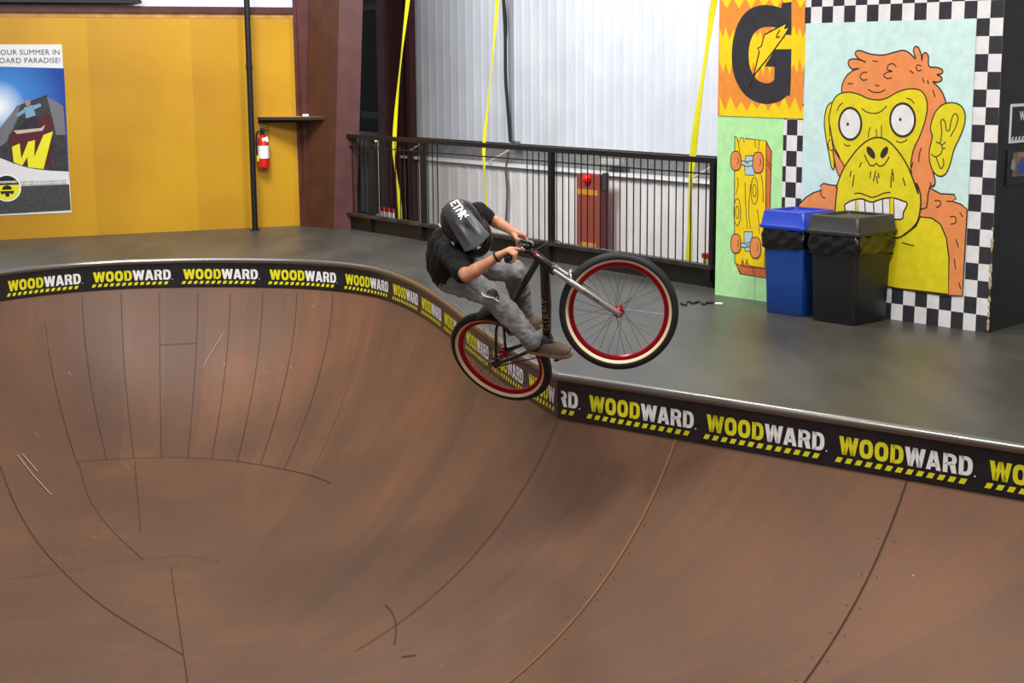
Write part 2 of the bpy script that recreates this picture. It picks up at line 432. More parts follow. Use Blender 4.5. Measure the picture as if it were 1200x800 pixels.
# fascia band
M_band = mat('banner_black', (26, 27, 31), .32, 0, (36, 37, 41), 14, .03, coat=.2)
bm = NB(); prev = None
for i in range(NO+1):
    j = i % NO; n_ = inward(j)*SGN
    if j == 0: n_ = (n1+n2).normalized()*1.06
    p = OUT[j]; q = p+n_*.012; o_ = p-n_*.05
    cur = [bm.verts.new((q.x, q.y, -.012)), bm.verts.new((q.x, q.y, -VB+.004)), bm.verts.new((p.x, p.y, -VB-.006)), bm.verts.new((o_.x, o_.y, -.012))]
    if prev:
        for k in range(3): bm.faces.new((prev[k], prev[k+1], cur[k+1], cur[k]))
        bm.faces.new((prev[3], prev[0], cur[0], cur[3]))
    prev = cur
band = obj('banner', bm, M_band, bowl)
band['label'] = 'black banner band with yellow and white lettering'
bm = NB(); cp = []
for i in range(NO):
    n_ = inward(i)*SGN if i else (n1+n2).normalized(); p = OUT[i]+n_*.006; cp.append(V((p.x, p.y, -.016)))
tube(bm, cp, .030, 12, closed=True)
obj('coping', bm, M_steel, bowl, smooth=True)['label'] = 'worn steel coping pipe'
# letters: heavy sans made of quads in a unit cell of height 1
def ringpts(cx, cy, rx, ry, n=20, e=2.6):
    out = []
    for k in range(n):
        t = 2*math.pi*k/n; c, s = math.cos(t), math.sin(t)
        out.append((cx+rx*math.copysign(abs(c)**(2/e), c), cy+ry*math.copysign(abs(s)**(2/e), s)))
    return out
def qring(o, i, close=True):
    n = len(o); return [[o[k], o[(k+1) % n], i[(k+1) % n], i[k]] for k in range(n if close else n-1)]
def bar(x0, y0, x1, y1, w): return [[(x0-w/2, y0), (x0+w/2, y0), (x1+w/2, y1), (x1-w/2, y1)]]
def G_(ch):
    if ch == 'W': return 1.34, bar(.17, 1, .40, 0, .29)+bar(.40, 0, .67, 1, .26)+bar(.67, 1, .94, 0, .26)+bar(.94, 0, 1.17, 1, .29)
    if ch == 'O': return .98, qring(ringpts(.47, .5, .44, .52), ringpts(.47, .5, .155, .27))
    if ch == 'A': return .98, bar(.15, 0, .43, 1, .28)+bar(.79, 0, .51, 1, .28)+[[(.25, .18), (.70, .18), (.66, .38), (.29, .38)]]
    def bowl_(y0, y1, x1, th, thv):
        o = []; i = []; cy = (y0+y1)/2
        for k in range(13):
            t = -math.pi/2+math.pi*k/12; r_ = (y1-y0)/2; c, s = math.cos(t), math.sin(t); e = 2/2.6
            rx = min(x1-.40, .46)
            o.append((x1-rx+rx*abs(c)**e, cy+r_*math.copysign(abs(s)**e, s))); i.append((x1-rx+(rx-th)*abs(c)**e, cy+(r_-thv)*math.copysign(abs(s)**e, s)))
        return [(.06, y0)]+o+[(.06, y1)], [(.3, y0+thv)]+i+[(.3, y1-thv)]
    if ch == 'D':
        o, i = bowl_(0, 1, .88, .28, .2); return .93, qring(o, i, False)+[[(.06, 0), (.34, 0), (.34, 1), (.06, 1)]]
    if ch == 'R':
        o, i = bowl_(.40, 1, .87, .27, .17); return .95, qring(o, i, False)+[[(.06, 0), (.34, 0), (.34, 1), (.06, 1)], [(.60, 0), (.90, 0), (.78, .5), (.42, .5)]]
def put_logo(run, s0, sdir, smin=None):    # s0: arc length where the W starts; sdir: +1/-1 reading direction
    bm = NB(); hgt = .104; x = 0; adv = []
    tot = sum(G_(c)[0] for c in 'WOODWARD'); k = .785/(tot*hgt)
    def f3(xx, yy):
        s = s0+sdir*xx; p, n_ = lip_at(run, s); p = p+n_*.0145
        return V((p.x, p.y, -.205+yy))
    def quad(q, mi):
        if smin is not None and any(s0+sdir*a < smin for a, b in q): return
        # split long quads so they follow the curve
        vs = [bm.verts.new(f3(a, b)) for a, b in q]
        f = bm.faces.new(vs); f.material_index = mi
    for idx, ch in enumerate('WOODWARD'):
        w, qs = G_(ch)
        for q in qs: quad([((x+a)*hgt*k, b*hgt) for a, b in q], 0 if idx < 4 else 1)
        x += w
    n = 13
    for i in range(n):
        a = -.02+i*.785/n
        quad([(a, -.048), (a+.034, -.048), (a+.05, -.018), (a+.016, -.018)], 0)
    quad([(.79, 0), (.798, 0), (.798, .008), (.79, .008)], 1)
    if not bm.faces: bm.free(); return
    o = obj('logo', bm, [M_yel, M_wpaint], band, recalc=False)
# faces may look either way: materials are two sided
sL = s_near(RUN, V(oz(211, 304)))
k = 0; s = sL
SP = .905
n_before = 0
while s > .2:
    put_logo(RUN, s, -1, .0 if s < 1 else None); s -= SP
s = sL+SP
for k in range(7): put_logo(RUN, s, -1); s += SP
sR = s_near(RREV, V(oz(692, 444)))
for k in range(-1, 5): put_logo(RREV, sR+k*.868, 1, .0)
# ------------------------------------------------------------------ deck
RA = V((1.772, 13.354)); RB = V((-1.926, 18.477)); RDR = (RB-RA).normalized(); RN = V((.81, .585)).normalized(); RN = V((RDR.y, -RDR.x)); RN = RN if RN.x > 0 else -RN
outer = [V((-10, -4)), V((9.5, -4)), V((9.5, 14.5)), RA+RN*.06+V((.5, .1)), RA+RN*.06, RB+RN*.06, V((-1.9, 19.3)), V((-10, 16.4))]
bm = NB()
loops = [[V((p.x, p.y, 0)) for p in outer], [V((p.x, p.y, 0)) for p in OUT]]
flat = [bm.verts.new(p) for l in loops for p in l]
for t in tessellate_polygon(loops):
    try: bm.faces.new([flat[i] for i in t])
    except ValueError: pass
n_o = len(outer)
lowv = [bm.verts.new((p.x, p.y, -.22)) for p in outer]
for i in range(n_o):
    j = (i+1) % n_o; bm.faces.new((flat[i], flat[j], lowv[j], lowv[i]))
tag(obj('floor', bm, M_deck), kind='structure')
M_conc = mat('lower_concrete', (96, 92, 88), .8, 0, (80, 78, 76), 3)
bm = NB(); poly(bm, [V((-14, -6, -2.1)), V((14, -6, -2.1)), V((14, 30, -2.1)), V((-14, 30, -2.1))]); tag(obj('floor_lower', bm, M_conc), kind='structure')
# ------------------------------------------------------------------ yellow wall
def m_ywall():
    m = bpy.data.materials.new('ochre_panels'); m.use_nodes = True; nt = m.node_tree; b = nt.nodes['Principled BSDF']; A = nt.nodes.new; L = nt.links.new
    tc = A('ShaderNodeTexCoord'); sep = A('ShaderNodeSeparateXYZ'); L(tc.outputs['Object'], sep.inputs[0])
    mu = A('ShaderNodeMath'); mu.operation = 'DIVIDE'; mu.inputs[1].default_value = 1.19; L(sep.outputs[0], mu.inputs[0])
    ad = A('ShaderNodeMath'); ad.inputs[1].default_value = .08; L(mu.outputs[0], ad.inputs[0])
    fr = A('ShaderNodeMath'); fr.operation = 'FRACT'; L(ad.outputs[0], fr.inputs[0])
    n = A('ShaderNodeTexNoise'); n.inputs['Scale'].default_value = .9; n.inputs['Detail'].default_value = 5; L(tc.outputs['Object'], n.inputs['Vector'])
    a1 = A('ShaderNodeMath'); a1.operation = 'MULTIPLY_ADD'; a1.inputs[1].default_value = .22; L(fr.outputs[0], a1.inputs[0]); L(n.outputs['Fac'], a1.inputs[2])
    r = A('ShaderNodeValToRGB'); e = r.color_ramp.elements; e[0].position = .35; e[0].color = (*lin((178, 128, 16)), 1); e[1].position = .8; e[1].color = (*lin((200, 150, 20)), 1)
    L(a1.outputs[0], r.inputs[0])
    L(r.outputs[0], b.inputs['Base Color']); b.inputs['Roughness'].default_value = .45
    return m
YW = Plane((-5.86, 17.537), (-2.603, 18.92))
YL = (V((-2.603, 18.92))-V((-5.86, 17.537))).length
bm = NB()
def wallbox(bm, pl, s0, s1, z0, z1, o0, o1, mi=0, bev=0):
    c = pl.sz((s0+s1)/2, (z0+z1)/2, (o0+o1)/2); box(bm, c, pl.d*((s1-s0)/2), pl.n*((o1-o0)/2), V((0, 0, (z1-z0)/2)), mi, bev)
wallbox(bm, YW, -4.5, YL, -.02, 2.50, -.12, 0)
wl = obj('wall_left', bm, m_ywall(), origin=None)
wl.data.transform(Matrix.Rotation(-math.atan2(YW.d.y, YW.d.x), 4, 'Z') @ Matrix.Translation(-YW.a)); wl.location = YW.a; wl.rotation_euler = (0, 0, math.atan2(YW.d.y, YW.d.x))
tag(wl, kind='structure')
bm = NB(); wallbox(bm, YW, -4.5, YL, 2.50, 2.555, -.10, .004); tag(obj('trim_1', bm, mat('bare_ply', (196, 152, 82), .7, 0, (170, 120, 60), 6)), kind='structure')
bm = NB(); wallbox(bm, YW, -4.5, YL+.05, 2.555, 2.63, -.12, .03); tag(obj('trim_2', bm, M_maroon), kind='structure')
bm = NB(); wallbox(bm, YW, -5.5, YL+.3, 2.0, 7.0, -.5, -.4); tag(obj('wall_far_left', bm, M_white), kind='structure')
bm = NB(); wallbox(bm, YW, -4.5, 1.72, 2.67, 2.95, -.3, .06, bev=.01); wallbox(bm, YW, -4.5, 1.72, 2.66, 2.68, -.34, .10)
tag(obj('overhead_duct', bm, M_black), 'long dark duct box running above the top of the ochre wall', 'duct')
# faint square and scuffs painted on wall
M_sc = mat('scuff_brown', (166, 116, 26), .6)
bm = NB()
for a, b_ in (((127, 140), (165, 140)), ((165, 140), (165, 171)), ((165, 171), (127, 171)), ((127, 171), (127, 140))):
    P = YW.px(*a, .0015); Q = YW.px(*b_, .0015); tube(bm, [P, Q], .003, 4)
o = obj('hatch_outline', bm, M_sc, wl); 
o.parent = None; tag(o, 'faint square hatch outline in the ochre wall right of the poster', 'wall hatch')
# ------------------------------------------------------------------ poster
pb = YW.px(83, 249)
poster = thing('wall_poster', YW.px(30, 252, .002), 'large summer poster with a yellow W, on the ochre wall', 'poster')
ploc = lambda x, y, o=0.004: YW.px(x, y, o)
# poster local frame: right edge at x 73..83, build by metric coordinates
PR = YW.s_of(YW.px(78, 150)); PT = YW.px(73, 52).z; PBm = YW.px(83, 249).z; PWD = PR-YW.s_of(YW.px(-77, 150))
def pq(bm, u0_, v0, u1, v1, off, mi=0):        # u from the right edge leftwards (metres), v from top (metres)
    poly(bm, [YW.sz(PR-u, PT-v, off) for u, v in ((u0_, v0), (u1, v0), (u1, v1), (u0_, v1))], mi)
PH = PT-PBm
bm = NB(); wallbox(bm, YW, PR-PWD, PR, PBm, PT, .001, .006); obj('poster_sheet', bm, mat('poster_white', (222, 222, 226), .4), poster)
def ell_(cx, cy, rx, ry, n=12): return [(cx+rx*math.cos(2*math.pi*k/n), cy+ry*math.sin(2*math.pi*k/n)) for k in range(n)]
def pxs(l, off): return [YW.px(x, y, off) for x, y in l]
def m_sky():
    m = bpy.data.materials.new('poster_sky'); m.use_nodes = True; nt = m.node_tree; b = nt.nodes['Principled BSDF']; A = nt.nodes.new; L = nt.links.new
    tc = A('ShaderNodeTexCoord'); c = YW.px(-2, 125)-V(YW.px(30, 252, .002))
    d = A('ShaderNodeVectorMath'); d.operation = 'DISTANCE'; d.inputs[1].default_value = c; L(tc.outputs['Object'], d.inputs[0])
    r = A('ShaderNodeValToRGB'); e = r.color_ramp.elements; e[0].position = .02; e[0].color = (*lin((240, 250, 255)), 1); e[1].position = .75; e[1].color = (*lin((14, 62, 150)), 1)
    k = e.new(.3); k.color = (*lin((58, 130, 205)), 1); L(d.outputs['Value'], r.inputs[0]); L(r.outputs[0], b.inputs['Base Color']); b.inputs['Roughness'].default_value = .35; return m
bm = NB(); poly(bm, pxs([(-75, 76), (75, 80), (81, 207), (-75, 208)], .0085)); obj('sky_picture', bm, m_sky(), poster)
M_pd = mat('poster_dark', (40, 40, 46), .4, 0, (62, 60, 66), 20); M_pg = mat('poster_grey', (110, 112, 120), .4)
bm = NB()
poly(bm, pxs([(-75, 150), (0, 152), (20, 124), (55, 111), (62, 124), (74, 121), (80, 205), (-75, 206)], .0095), 0)
poly(bm, pxs([(55, 113), (74, 124), (77, 158), (66, 158)], .0105), 1)
poly(bm, pxs([(0, 150), (14, 132), (24, 122), (20, 140), (8, 166), (0, 172)], .0105), 1)
poly(bm, pxs([(10, 158), (52, 134), (62, 138), (60, 192), (14, 192)], .0105), 2)
obj('scenery_print', bm, [M_pd, M_pg, mat('poster_maroon', (84, 20, 34), .4)], poster)
bm = NB()   # the small skater in the print
poly(bm, pxs([(28, 126), (38, 123), (42, 135), (31, 140)], .0115), 0); poly(bm, pxs([(37, 124), (47, 121), (49, 124), (39, 129)], .0115), 0); poly(bm, pxs([(29, 127), (30, 131), (21, 137), (19, 134)], .0115), 0)
poly(bm, pxs([(30, 139), (42, 135), (47, 147), (41, 151), (37, 145), (29, 152), (22, 150)], .012), 1)
poly(bm, pxs(ell_(32.5, 120.5, 3.2, 3.8), .0122), 2); poly(bm, pxs([(16, 153), (48, 150), (53, 146), (50, 153), (20, 157)], .0124), 3)
obj('figure_print', bm, [mat('poster_lightblue', (120, 160, 190), .4), mat('poster_trousers', (30, 34, 52), .4), mat('poster_face', (180, 120, 100), .4), mat('poster_board', (190, 186, 176), .4)], poster, recalc=False)
bm = NB()
poly(bm, pxs([(14, 172), (23, 168), (25, 186), (33, 166), (41, 164), (40, 184), (51, 158), (62, 154), (51, 198), (33, 196), (32, 184), (26, 194), (16, 190)], .0125))
obj('letter_print', bm, M_yel, poster)['label'] = 'big yellow W'
bm = NB(); poly(bm, pxs(cat2([(-75, 172), (-50, 174), (-25, 178), (0, 185), (15, 191), (35, 197), (60, 200), (80.5, 201), (81, 215.5), (-75, 221)], k=3)[:19]+[(60, 200), (80.5, 201), (81, 215.5), (-75, 221)], .0105)); obj('white_swoosh', bm, mat('poster_white', (0, 0, 0)), poster)
bm = NB(); poly(bm, pxs([(-75, 222), (81, 216), (83, 246), (-75, 255)], .0105)); obj('dark_footer', bm, mat('footer_speckle', (46, 46, 50), .5, 0, (74, 74, 78), 60), poster)
bm = NB(); c = YW.px(8, 220); lathe(bm, c+YW.n*.012, YW.n, [(0, 0), (.001, .155)], 40, 0); lathe(bm, c+YW.n*.014, YW.n, [(0, 0), (.001, .14)], 40, 1)
poly(bm, [c+YW.n*.0165+YW.d*.14*math.cos(t)+V((0, 0, .14*math.sin(t))) for t in (math.pi*(.08+.84*k/14) for k in range(15))], 2)
poly(bm, [c+YW.n*.0165+YW.d*.055*math.cos(t)+V((0, 0, -.02+.05*math.sin(t))) for t in (math.pi*k/10 for k in range(11))], 2)
poly(bm, [c+YW.n*.0165+YW.d*a+V((0, 0, b_)) for a, b_ in ((-.08, -.035), (.08, -.035), (.06, -.075), (.025, -.06), (.02, -.1), (-.02, -.1), (-.025, -.06), (-.06, -.075))], 2)
text_mesh('WOODWARD', .035, lambda x, y: c+YW.n*.0175+YW.d*x+V((0, 0, .055+y)), 0, bm, .03, 'CENTER')
obj('round_badge', bm, [M_wpaint, M_yel, M_black], poster, recalc=False)
bm = NB()
def ptxt(s, px, py, size, bmm, off=.0085):
    a = YW.px(px, py, off); q = YW.px(px-40, py-(-.2), off)
    dz = 0
    text_mesh(s, size, lambda x, y: a+YW.d*x+V((0, 0, y)), 0, bmm, .0, 'RIGHT', 1.05)
ptxt('SPEND YOUR SUMMER IN', 70.5, 64, .083, bm); obj('heading_lettering', bm, mat('poster_ink', (46, 48, 64), .5), poster, recalc=False)
bm = NB(); ptxt('SKATEBOARD PARADISE!', 71.5, 73.5, .083, bm)
obj('heading_lettering', bm, mat('poster_ink', (46, 48, 64), .5), poster, recalc=False)
bm = NB(); 
for k, sx in enumerate((212, 214.8)): ptxt('THE BEST WEEK OF YOUR SUMMER AT CAMP', 78, sx+.6, .026, bm, .012)
obj('small_lettering', bm, MATS['poster_ink'], poster, recalc=False)
# ------------------------------------------------------------------ pole, shelf, extinguisher
pb_ = onz(299, 270); pt_ = pb_+V((0, 0, 0))
bm = NB(); tube(bm, [pb_+V((0, 0, 0)), pb_+V((0, 0, 5.2))], .035, 16); pole = thing('support_pole', pb_, 'slim black pole standing on the deck in front of the ochre wall', 'pole')
obj('pole_tube', bm, M_black, pole, smooth=True)
bm = NB(); lathe(bm, pb_, V((0, 0, 1)), [(0, .001), (0, .062), (.008, .062), (.008, .036)], 24); obj('base_collar', bm, M_black, pole, smooth=True)
bm = NB(); lathe(bm, pb_+V((0, 0, 1.9)), V((0, 0, 1)), [(0, .036), (0, .041), (.05, .041), (.05, .036)], 24); obj('joint_sleeve', bm, M_black, pole, smooth=True)
SH0 = YW.s_of(YW.px(302, 140)); shz = YW.px(302, 138).z
bm = NB(); wood = mat('shelf_ply', (176, 142, 92), .6, 0, (150, 112, 66), 10)
c0 = YW.sz(SH0, shz); 
pts = [YW.sz(SH0, shz, .0), YW.sz(SH0, shz, .14), YW.sz(SH0+.45, shz, .42), YW.sz(SH0+.92, shz, .46), YW.sz(SH0+.92, shz, .0)]
top = [bm.verts.new(p+V((0, 0, .012))) for p in pts]; bot = [bm.verts.new(p-V((0, 0, .022))) for p in pts]
f = bm.faces.new(top); bm.faces.new(bot[::-1]).material_index = 1
for i in range(5): bm.faces.new((top[i], bot[i], bot[(i+1) % 5], top[(i+1) % 5])).material_index = 1
shelf = thing('corner_shelf', YW.sz(SH0, shz), 'small plywood corner shelf fixed between the ochre wall and the maroon column', 'shelf')
obj('shelf_board', bm, [wood, mat('dark_edge', (40, 26, 20), .6)], shelf)
bm = NB(); wallbox(bm, YW, SH0, SH0+.9, shz-.06, shz-.022, 0, .03); obj('shelf_cleat', bm, M_black, shelf)
cp_ = YW.px(358, 134.5, .2)
bm = NB(); box(bm, V((cp_.x, cp_.y, shz+.026)), YW.d*.035, YW.n*.02, V((0, 0, .013)), bev=.004); tag(obj('small_box', bm, M_wpaint, origin=(cp_.x, cp_.y, shz+.012)), 'tiny white box lying on the corner shelf', 'box')
ex = YW.px(309.5, 197, .085); E0 = thing('fire_extinguisher', ex, 'red fire extinguisher hanging on the ochre wall below the corner shelf', 'fire extinguisher')
M_er = mat('extinguisher_red', (205, 22, 26), .3, coat=.4)
zt = YW.px(309, 158, .085).z-ex.z
bm = NB(); lathe(bm, ex, V((0, 0, 1)), [(0, 0), (0, .055), (.012, .068), (zt*.80, .068), (zt*.92, .05), (zt, .022), (zt+.01, 0)], 32); obj('cylinder_body', bm, M_er, E0, smooth=True)
bm = NB(); lathe(bm, ex, V((0, 0, 1)), [(zt*.30, .0688), (zt*.68, .0688)], 32); obj('instruction_label', bm, M_wpaint, E0, smooth=True)
bm = NB(); tube(bm, [ex+V((0, 0, zt)), ex+V((0, 0, zt+.05))], .018, 12); box(bm, ex+V((.0, 0, zt+.055))+YW.d*.02, YW.d*.05, YW.n*.01, V((0, 0, .006)), bev=.002); box(bm, ex+V((0, 0, zt+.08))+YW.d*.025, YW.d*.055+V((0, 0, .012)), YW.n*.01, V((0, 0, .005)), bev=.002); obj('valve_handle', bm, M_black, E0)
bm = NB(); tube(bm, cat2([tuple(ex+V((0, 0, zt+.04))-YW.d*.02), tuple(ex+V((0, 0, zt+.03))-YW.d*.07), tuple(ex+V((0, 0, zt-.08))-YW.d*.085), tuple(ex+V((0, 0, zt*.4))-YW.d*.083)], False, 5), .011, 10); obj('hose', bm, M_rub, E0, smooth=True)
bm = NB(); box(bm, ex+YW.n*.06+V((0, 0, zt*.85))+YW.d*.01, YW.d*.035+V((0, 0, .012)), YW.n*.002, V((0, 0, .03))-YW.d*.006); obj('paper_tag', bm, M_wpaint, E0)
bm = NB(); box(bm, ex-YW.d*.078+YW.n*.02+V((0, 0, zt*.3)), YW.d*.012, YW.n*.008, V((0, 0, .035))); obj('yellow_tag', bm, M_strap, E0)
bm = NB(); box(bm, ex-YW.n*.075+V((0, 0, zt+.06)), YW.d*.02, YW.n*.01, V((0, 0, .06))); tube(bm, [ex-YW.n*.07+V((0, 0, zt+.09)), ex+V((0, 0, zt+.07))], .006, 8); obj('wall_bracket', bm, M_steel, E0)
# ------------------------------------------------------------------ maroon columns
cb = onz(352, 264); ce = onz(414, 268)
c1 = thing('steel_column', (cb+ce)/2, 'tall maroon steel frame column at the right end of the ochre wall', 'column')
def vcol(bm, quadb, quadt, mi=0):
    b_ = [bm.verts.new(p) for p in quadb]; t_ = [bm.verts.new(p) for p in quadt]
    bm.faces.new(b_[::-1]).material_index = mi; bm.faces.new(t_).material_index = mi
    for i in range(4): bm.faces.new((b_[i], b_[(i+1) % 4], t_[(i+1) % 4], t_[i])).material_index = mi
HC = 5.0
def up(p, dx=0): return V((p.x, p.y, HC))+YW.d*dx
A0 = onz(391, 268.5); A1 = onz(418, 268)                 # near flange face
back = V((-.02, .02, 0))
fl = (A1-A0).normalized(); fn = V((-fl.y, fl.x, 0)); fn = fn if fn.y > 0 else -fn
bm = NB(); vcol(bm, [A0, A1, A1+fn*.03, A0+fn*.03], [up(A0, .27), up(A1, .27), up(A1+fn*.03, .27), up(A0+fn*.03, .27)]); obj('front_flange', bm, M_maroon, c1)
Wm = A0+fn*.03+fl*.02; Bk = onz(361.5, 265.5)
wd = (Bk-Wm).normalized(); wn = V((-wd.y, wd.x, 0))*.008
bm = NB(); vcol(bm, [Wm-wn, Wm+wn, Bk+wn, Bk-wn], [up(Wm-wn, .27), up(Wm+wn, .27), up(Bk+wn, .19), up(Bk-wn, .19)]); obj('web_plate', bm, M_maroon2, c1)
bm = NB(); vcol(bm, [cb+V((.0, -.02, 0)), Bk, Bk+fn*.03, cb+fn*.03], [up(cb+V((0, -.02, 0)), -.02), up(Bk, .19), up(Bk+fn*.03, .19), up(cb+fn*.03, -.02)]); obj('rear_flange', bm, M_maroon, c1)
# back wall plane
WP = Plane((RA.x+RN.x*3.0, RA.y+RN.y*3.0), (RB.x+RN.x*3.0, RB.y+RN.y*3.0))
sWL = WP.s_of(WP.px(478, 100)); 
def z_at(pl, x, y): return pl.px(x, y).z
zU = z_at(WP, 700, 174); zLg = z_at(WP, 690, 200)
print('white wall', sWL, zU, zLg)
# corrugated upper sheet
def corr(bm, pl, s0, s1, z0, z1, pitch, depth, off=0, mi=0):
    s = s0; prof = []
    while s < s1:
        for a, d_ in ((0, 0), (.55, 0), (.66, depth), (.89, depth)): prof.append((s+a*pitch, d_))
        s += pitch
    pr = None
    for a, d_ in prof:
        cur = (bm.verts.new(pl.sz(a, z0, off+d_)), bm.verts.new(pl.sz(a, z1, off+d_)))
        if pr: bm.faces.new((pr[0], cur[0], cur[1], pr[1])).material_index = mi
        pr = cur
bm = NB(); corr(bm, WP, -3.5, sWL, zU, 6.5, .19, .006, 0); wallbox(bm, WP, -3.5, sWL, zU, 6.5, -.1, -.03)
tag(obj('wall_back', bm, M_white, recalc=True), kind='structure')
bm = NB(); wallbox(bm, WP, -3.5, sWL+3, zLg-.02, zU+.02, -.3, -.10); tag(obj('wall_back_block', bm, M_grey), kind='structure')
bm = NB(); corr(bm, WP, -3.5, sWL+.25, -2.1, zLg-.03, .25, .008, .02); wallbox(bm, WP, -3.5, sWL+.25, -2.1, zLg-.03, -.1, .0); tag(obj('wall_back_lower', bm, M_lower), kind='structure')
bm = NB(); wallbox(bm, WP, -3.5, sWL+.25, zLg-.03, zLg+.005, -.1, .10); tag(obj('trim_3', bm, mat('white_trim', (240, 240, 242), .5)), kind='structure')
bm = NB(); s = WP.s_of(WP.px(602, 100)); wallbox(bm, WP, s-.02, s+.02, zU-.02, 6.5, .01, .05, bev=.004)
tag(obj('conduit', bm, mat('grey_conduit', (150, 152, 158), .5), origin=WP.sz(s, zU, .03)), 'thin grey vertical conduit on the white corrugated wall, beside the black cable', 'conduit')
# hanging black cable
bm = NB(); pts = [WP.px(x, y, .12) for x, y in ((588, -40), (590, 0), (592, 40), (592.5, 90), (595, 125), (598, 166))]
tube(bm, cat2([tuple(p) for p in pts], False, 5), .022, 8); cab = obj('hanging_cable', bm, M_rub, origin=pts[-1], smooth=True); tag(cab, 'thick black cable hanging down the middle of the white wall', 'cable')
bm = NB(); pts = [WP.px(x, y, .10) for x, y in ((586, -40), (593.5, 20), (593, 60), (593, 110), (597, 150))]
tube(bm, cat2([tuple(p) for p in pts], False, 5), .008, 6); tag(obj('thin_cable', bm, M_rub, origin=pts[-1], smooth=True), 'thin black wire hanging beside the thick black cable on the white wall', 'cable')
bm = NB(); pts = [WP.px(x, y, .10) for x, y in ((596, 178), (593, 200), (594.5, 225), (593, 262))]
tube(bm, cat2([tuple(p) for p in pts], False, 5), .018, 6); tag(obj('lower_cable', bm, mat('brown_cable', (92, 78, 72), .7), origin=pts[-1], smooth=True), 'brownish cable running down the lower white wall behind the middle of the railing', 'cable')
bm = NB(); box(bm, WP.px(604, 167, .05), WP.d*.05, WP.n*.04, V((0, 0, .02)), bev=.004); tag(obj('cable_bracket', bm, M_steel, origin=WP.px(604, 167, .03)), 'small metal bracket at the foot of the grey conduit', 'bracket')
# second column + dark gap at left of the white wall
s440 = WP.s_of(WP.px(441.5, 60, .36)); s475 = WP.s_of(WP.px(475, 60, .12))
c2 = thing('steel_column', WP.sz((s440+s475)/2, -2.1, .1), 'darker maroon steel column beside the left edge of the white corrugated wall', 'column')
bm = NB(); sa = WP.s_of(WP.px(450, 60, .36)); wallbox(bm, WP, sa, s440, -2.1, 6.5, .30, .36); obj('front_flange', bm, M_maroon, c2)
bm = NB(); wallbox(bm, WP, s475-.0, sa, -2.1, 6.5, .0, .03); wallbox(bm, WP, sa+.05, sa+.07, -2.1, 6.5, .0, .30); obj('web_plate', bm, mat('maroon_dark', (66, 30, 30), .55), c2)
bm = NB(); wallbox(bm, WP, s475-.12, s475-.0, -2.1, 6.5, .02, .12); obj('rear_flange', bm, M_maroon, c2)
bm = NB(); wallbox(bm, WP, s440, s440+2.8, -2.1, 6.5, -.35, -.25); tag(obj('wall_back_dark', bm, mat('dark_recess', (34, 35, 38), .8, 0, (20, 20, 22), 3)), kind='structure')
for py, lab in ((5, 'upper dark horizontal girt bridging the gap between the two maroon columns'), (130, 'lower dark horizontal girt between the two maroon columns, just above the railing')):
    bm = NB(); z_ = z_at(WP, 433, py); wallbox(bm, WP, s440, s440+.9, z_-.10, z_, -.25, .12)
    tag(obj('wall_girt', bm, M_black, origin=WP.sz(s440+.4, z_-.05, 0)), lab, 'girt', 'girts between the maroon columns')
# ------------------------------------------------------------------ yellow straps
def strap(px_pts, off, w, label):
    PL = Plane((RA.x+RN.x*off, RA.y+RN.y*off), (RB.x+RN.x*off, RB.y+RN.y*off))
    pts = [PL.px(x, y) for x, y in px_pts]; bm = NB(); rows = []
    pts = [V(p) for p in cat2([tuple(p) for p in pts], False, 6)]
    for i, p in enumerate(pts):
        tw = .3*math.sin(i*.35); ax = (PL.d*math.cos(tw)+PL.n*math.sin(tw))*w/2; th = PL.n*.0015
        rows.append([bm.verts.new(p+ax+th), bm.verts.new(p-ax+th), bm.verts.new(p-ax-th), bm.verts.new(p+ax-th)])
    for a, b_ in zip(rows, rows[1:]):
        for k in range(4): bm.faces.new((a[k], a[(k+1) % 4], b_[(k+1) % 4], b_[k]))
    bm.faces.new(rows[0]); bm.faces.new(rows[-1])
    tag(obj('hanging_strap', bm, M_strap, origin=pts[-1]), label, 'strap', 'yellow straps hanging behind the railing')
strap([(484, -60), (478, 0), (471, 60), (465, 120), (462, 170), (463, 195), (467, 225), (469, 256), (470, 300)], .7, .062, 'yellow webbing strap hanging beside the darker maroon column')
strap([(588, -60), (583, 0), (577, 70), (570, 140), (567, 175), (568, 205), (571, 250), (573, 300)], 1.6, .05, 'thin yellow webbing strap hanging left of the black cable')
strap([(850, -60), (837, 0), (828, 60), (818, 130), (812, 182), (809, 220), (808.5, 270), (807, 320)], .35, .068, 'wide yellow webbing strap hanging beside the logo mural')
# ------------------------------------------------------------------ railing
rail = thing('steel_railing', V((*(RA.lerp(RB, .5)), 0)), 'black steel railing with thin upright bars along the back edge of the deck', 'railing')
RP = Plane(RA, RB); RL = (RB-RA).length
def rbox(bm, s0, s1, z0, z1, o0=-.02, o1=.02): wallbox(bm, RP, s0, s1, z0, z1, o0, o1)
M_rail = mat('railing_black', (7, 7, 8), .5, 0, (11, 10, 10), 12)
bm = NB(); rbox(bm, -.03, RL+.05, 1.085, 1.133, -.028, .028); obj('top_rail', bm, M_rail, rail)
bm = NB(); rbox(bm, 0, RL, .985, .997, -.012, .012); obj('middle_rail', bm, M_rail, rail)
bm = NB(); rbox(bm, -.02, RL+.25, .165, .20, -.03, .055); obj('bottom_rail', bm, mat('rail_worn', (26, 24, 23), .45, 0, (62, 56, 52), 9), rail)
bm = NB(); rbox(bm, -.02, RL+.1, 0, .165, -.02, .012); obj('kick_board', bm, M_black, rail)
for s in (0.015, 2.34, 4.69, 5.81): 
    bm = NB(); rbox(bm, s-.027, s+.027, 0, 1.09, -.027, .027); obj('post', bm, M_rail, rail)
    bm = NB(); rbox(bm, s-.02, s+.05, .06, .17, .02, .05); obj('post_bracket', bm, M_rail, rail)
sp = 2.34/24
s = .015+sp
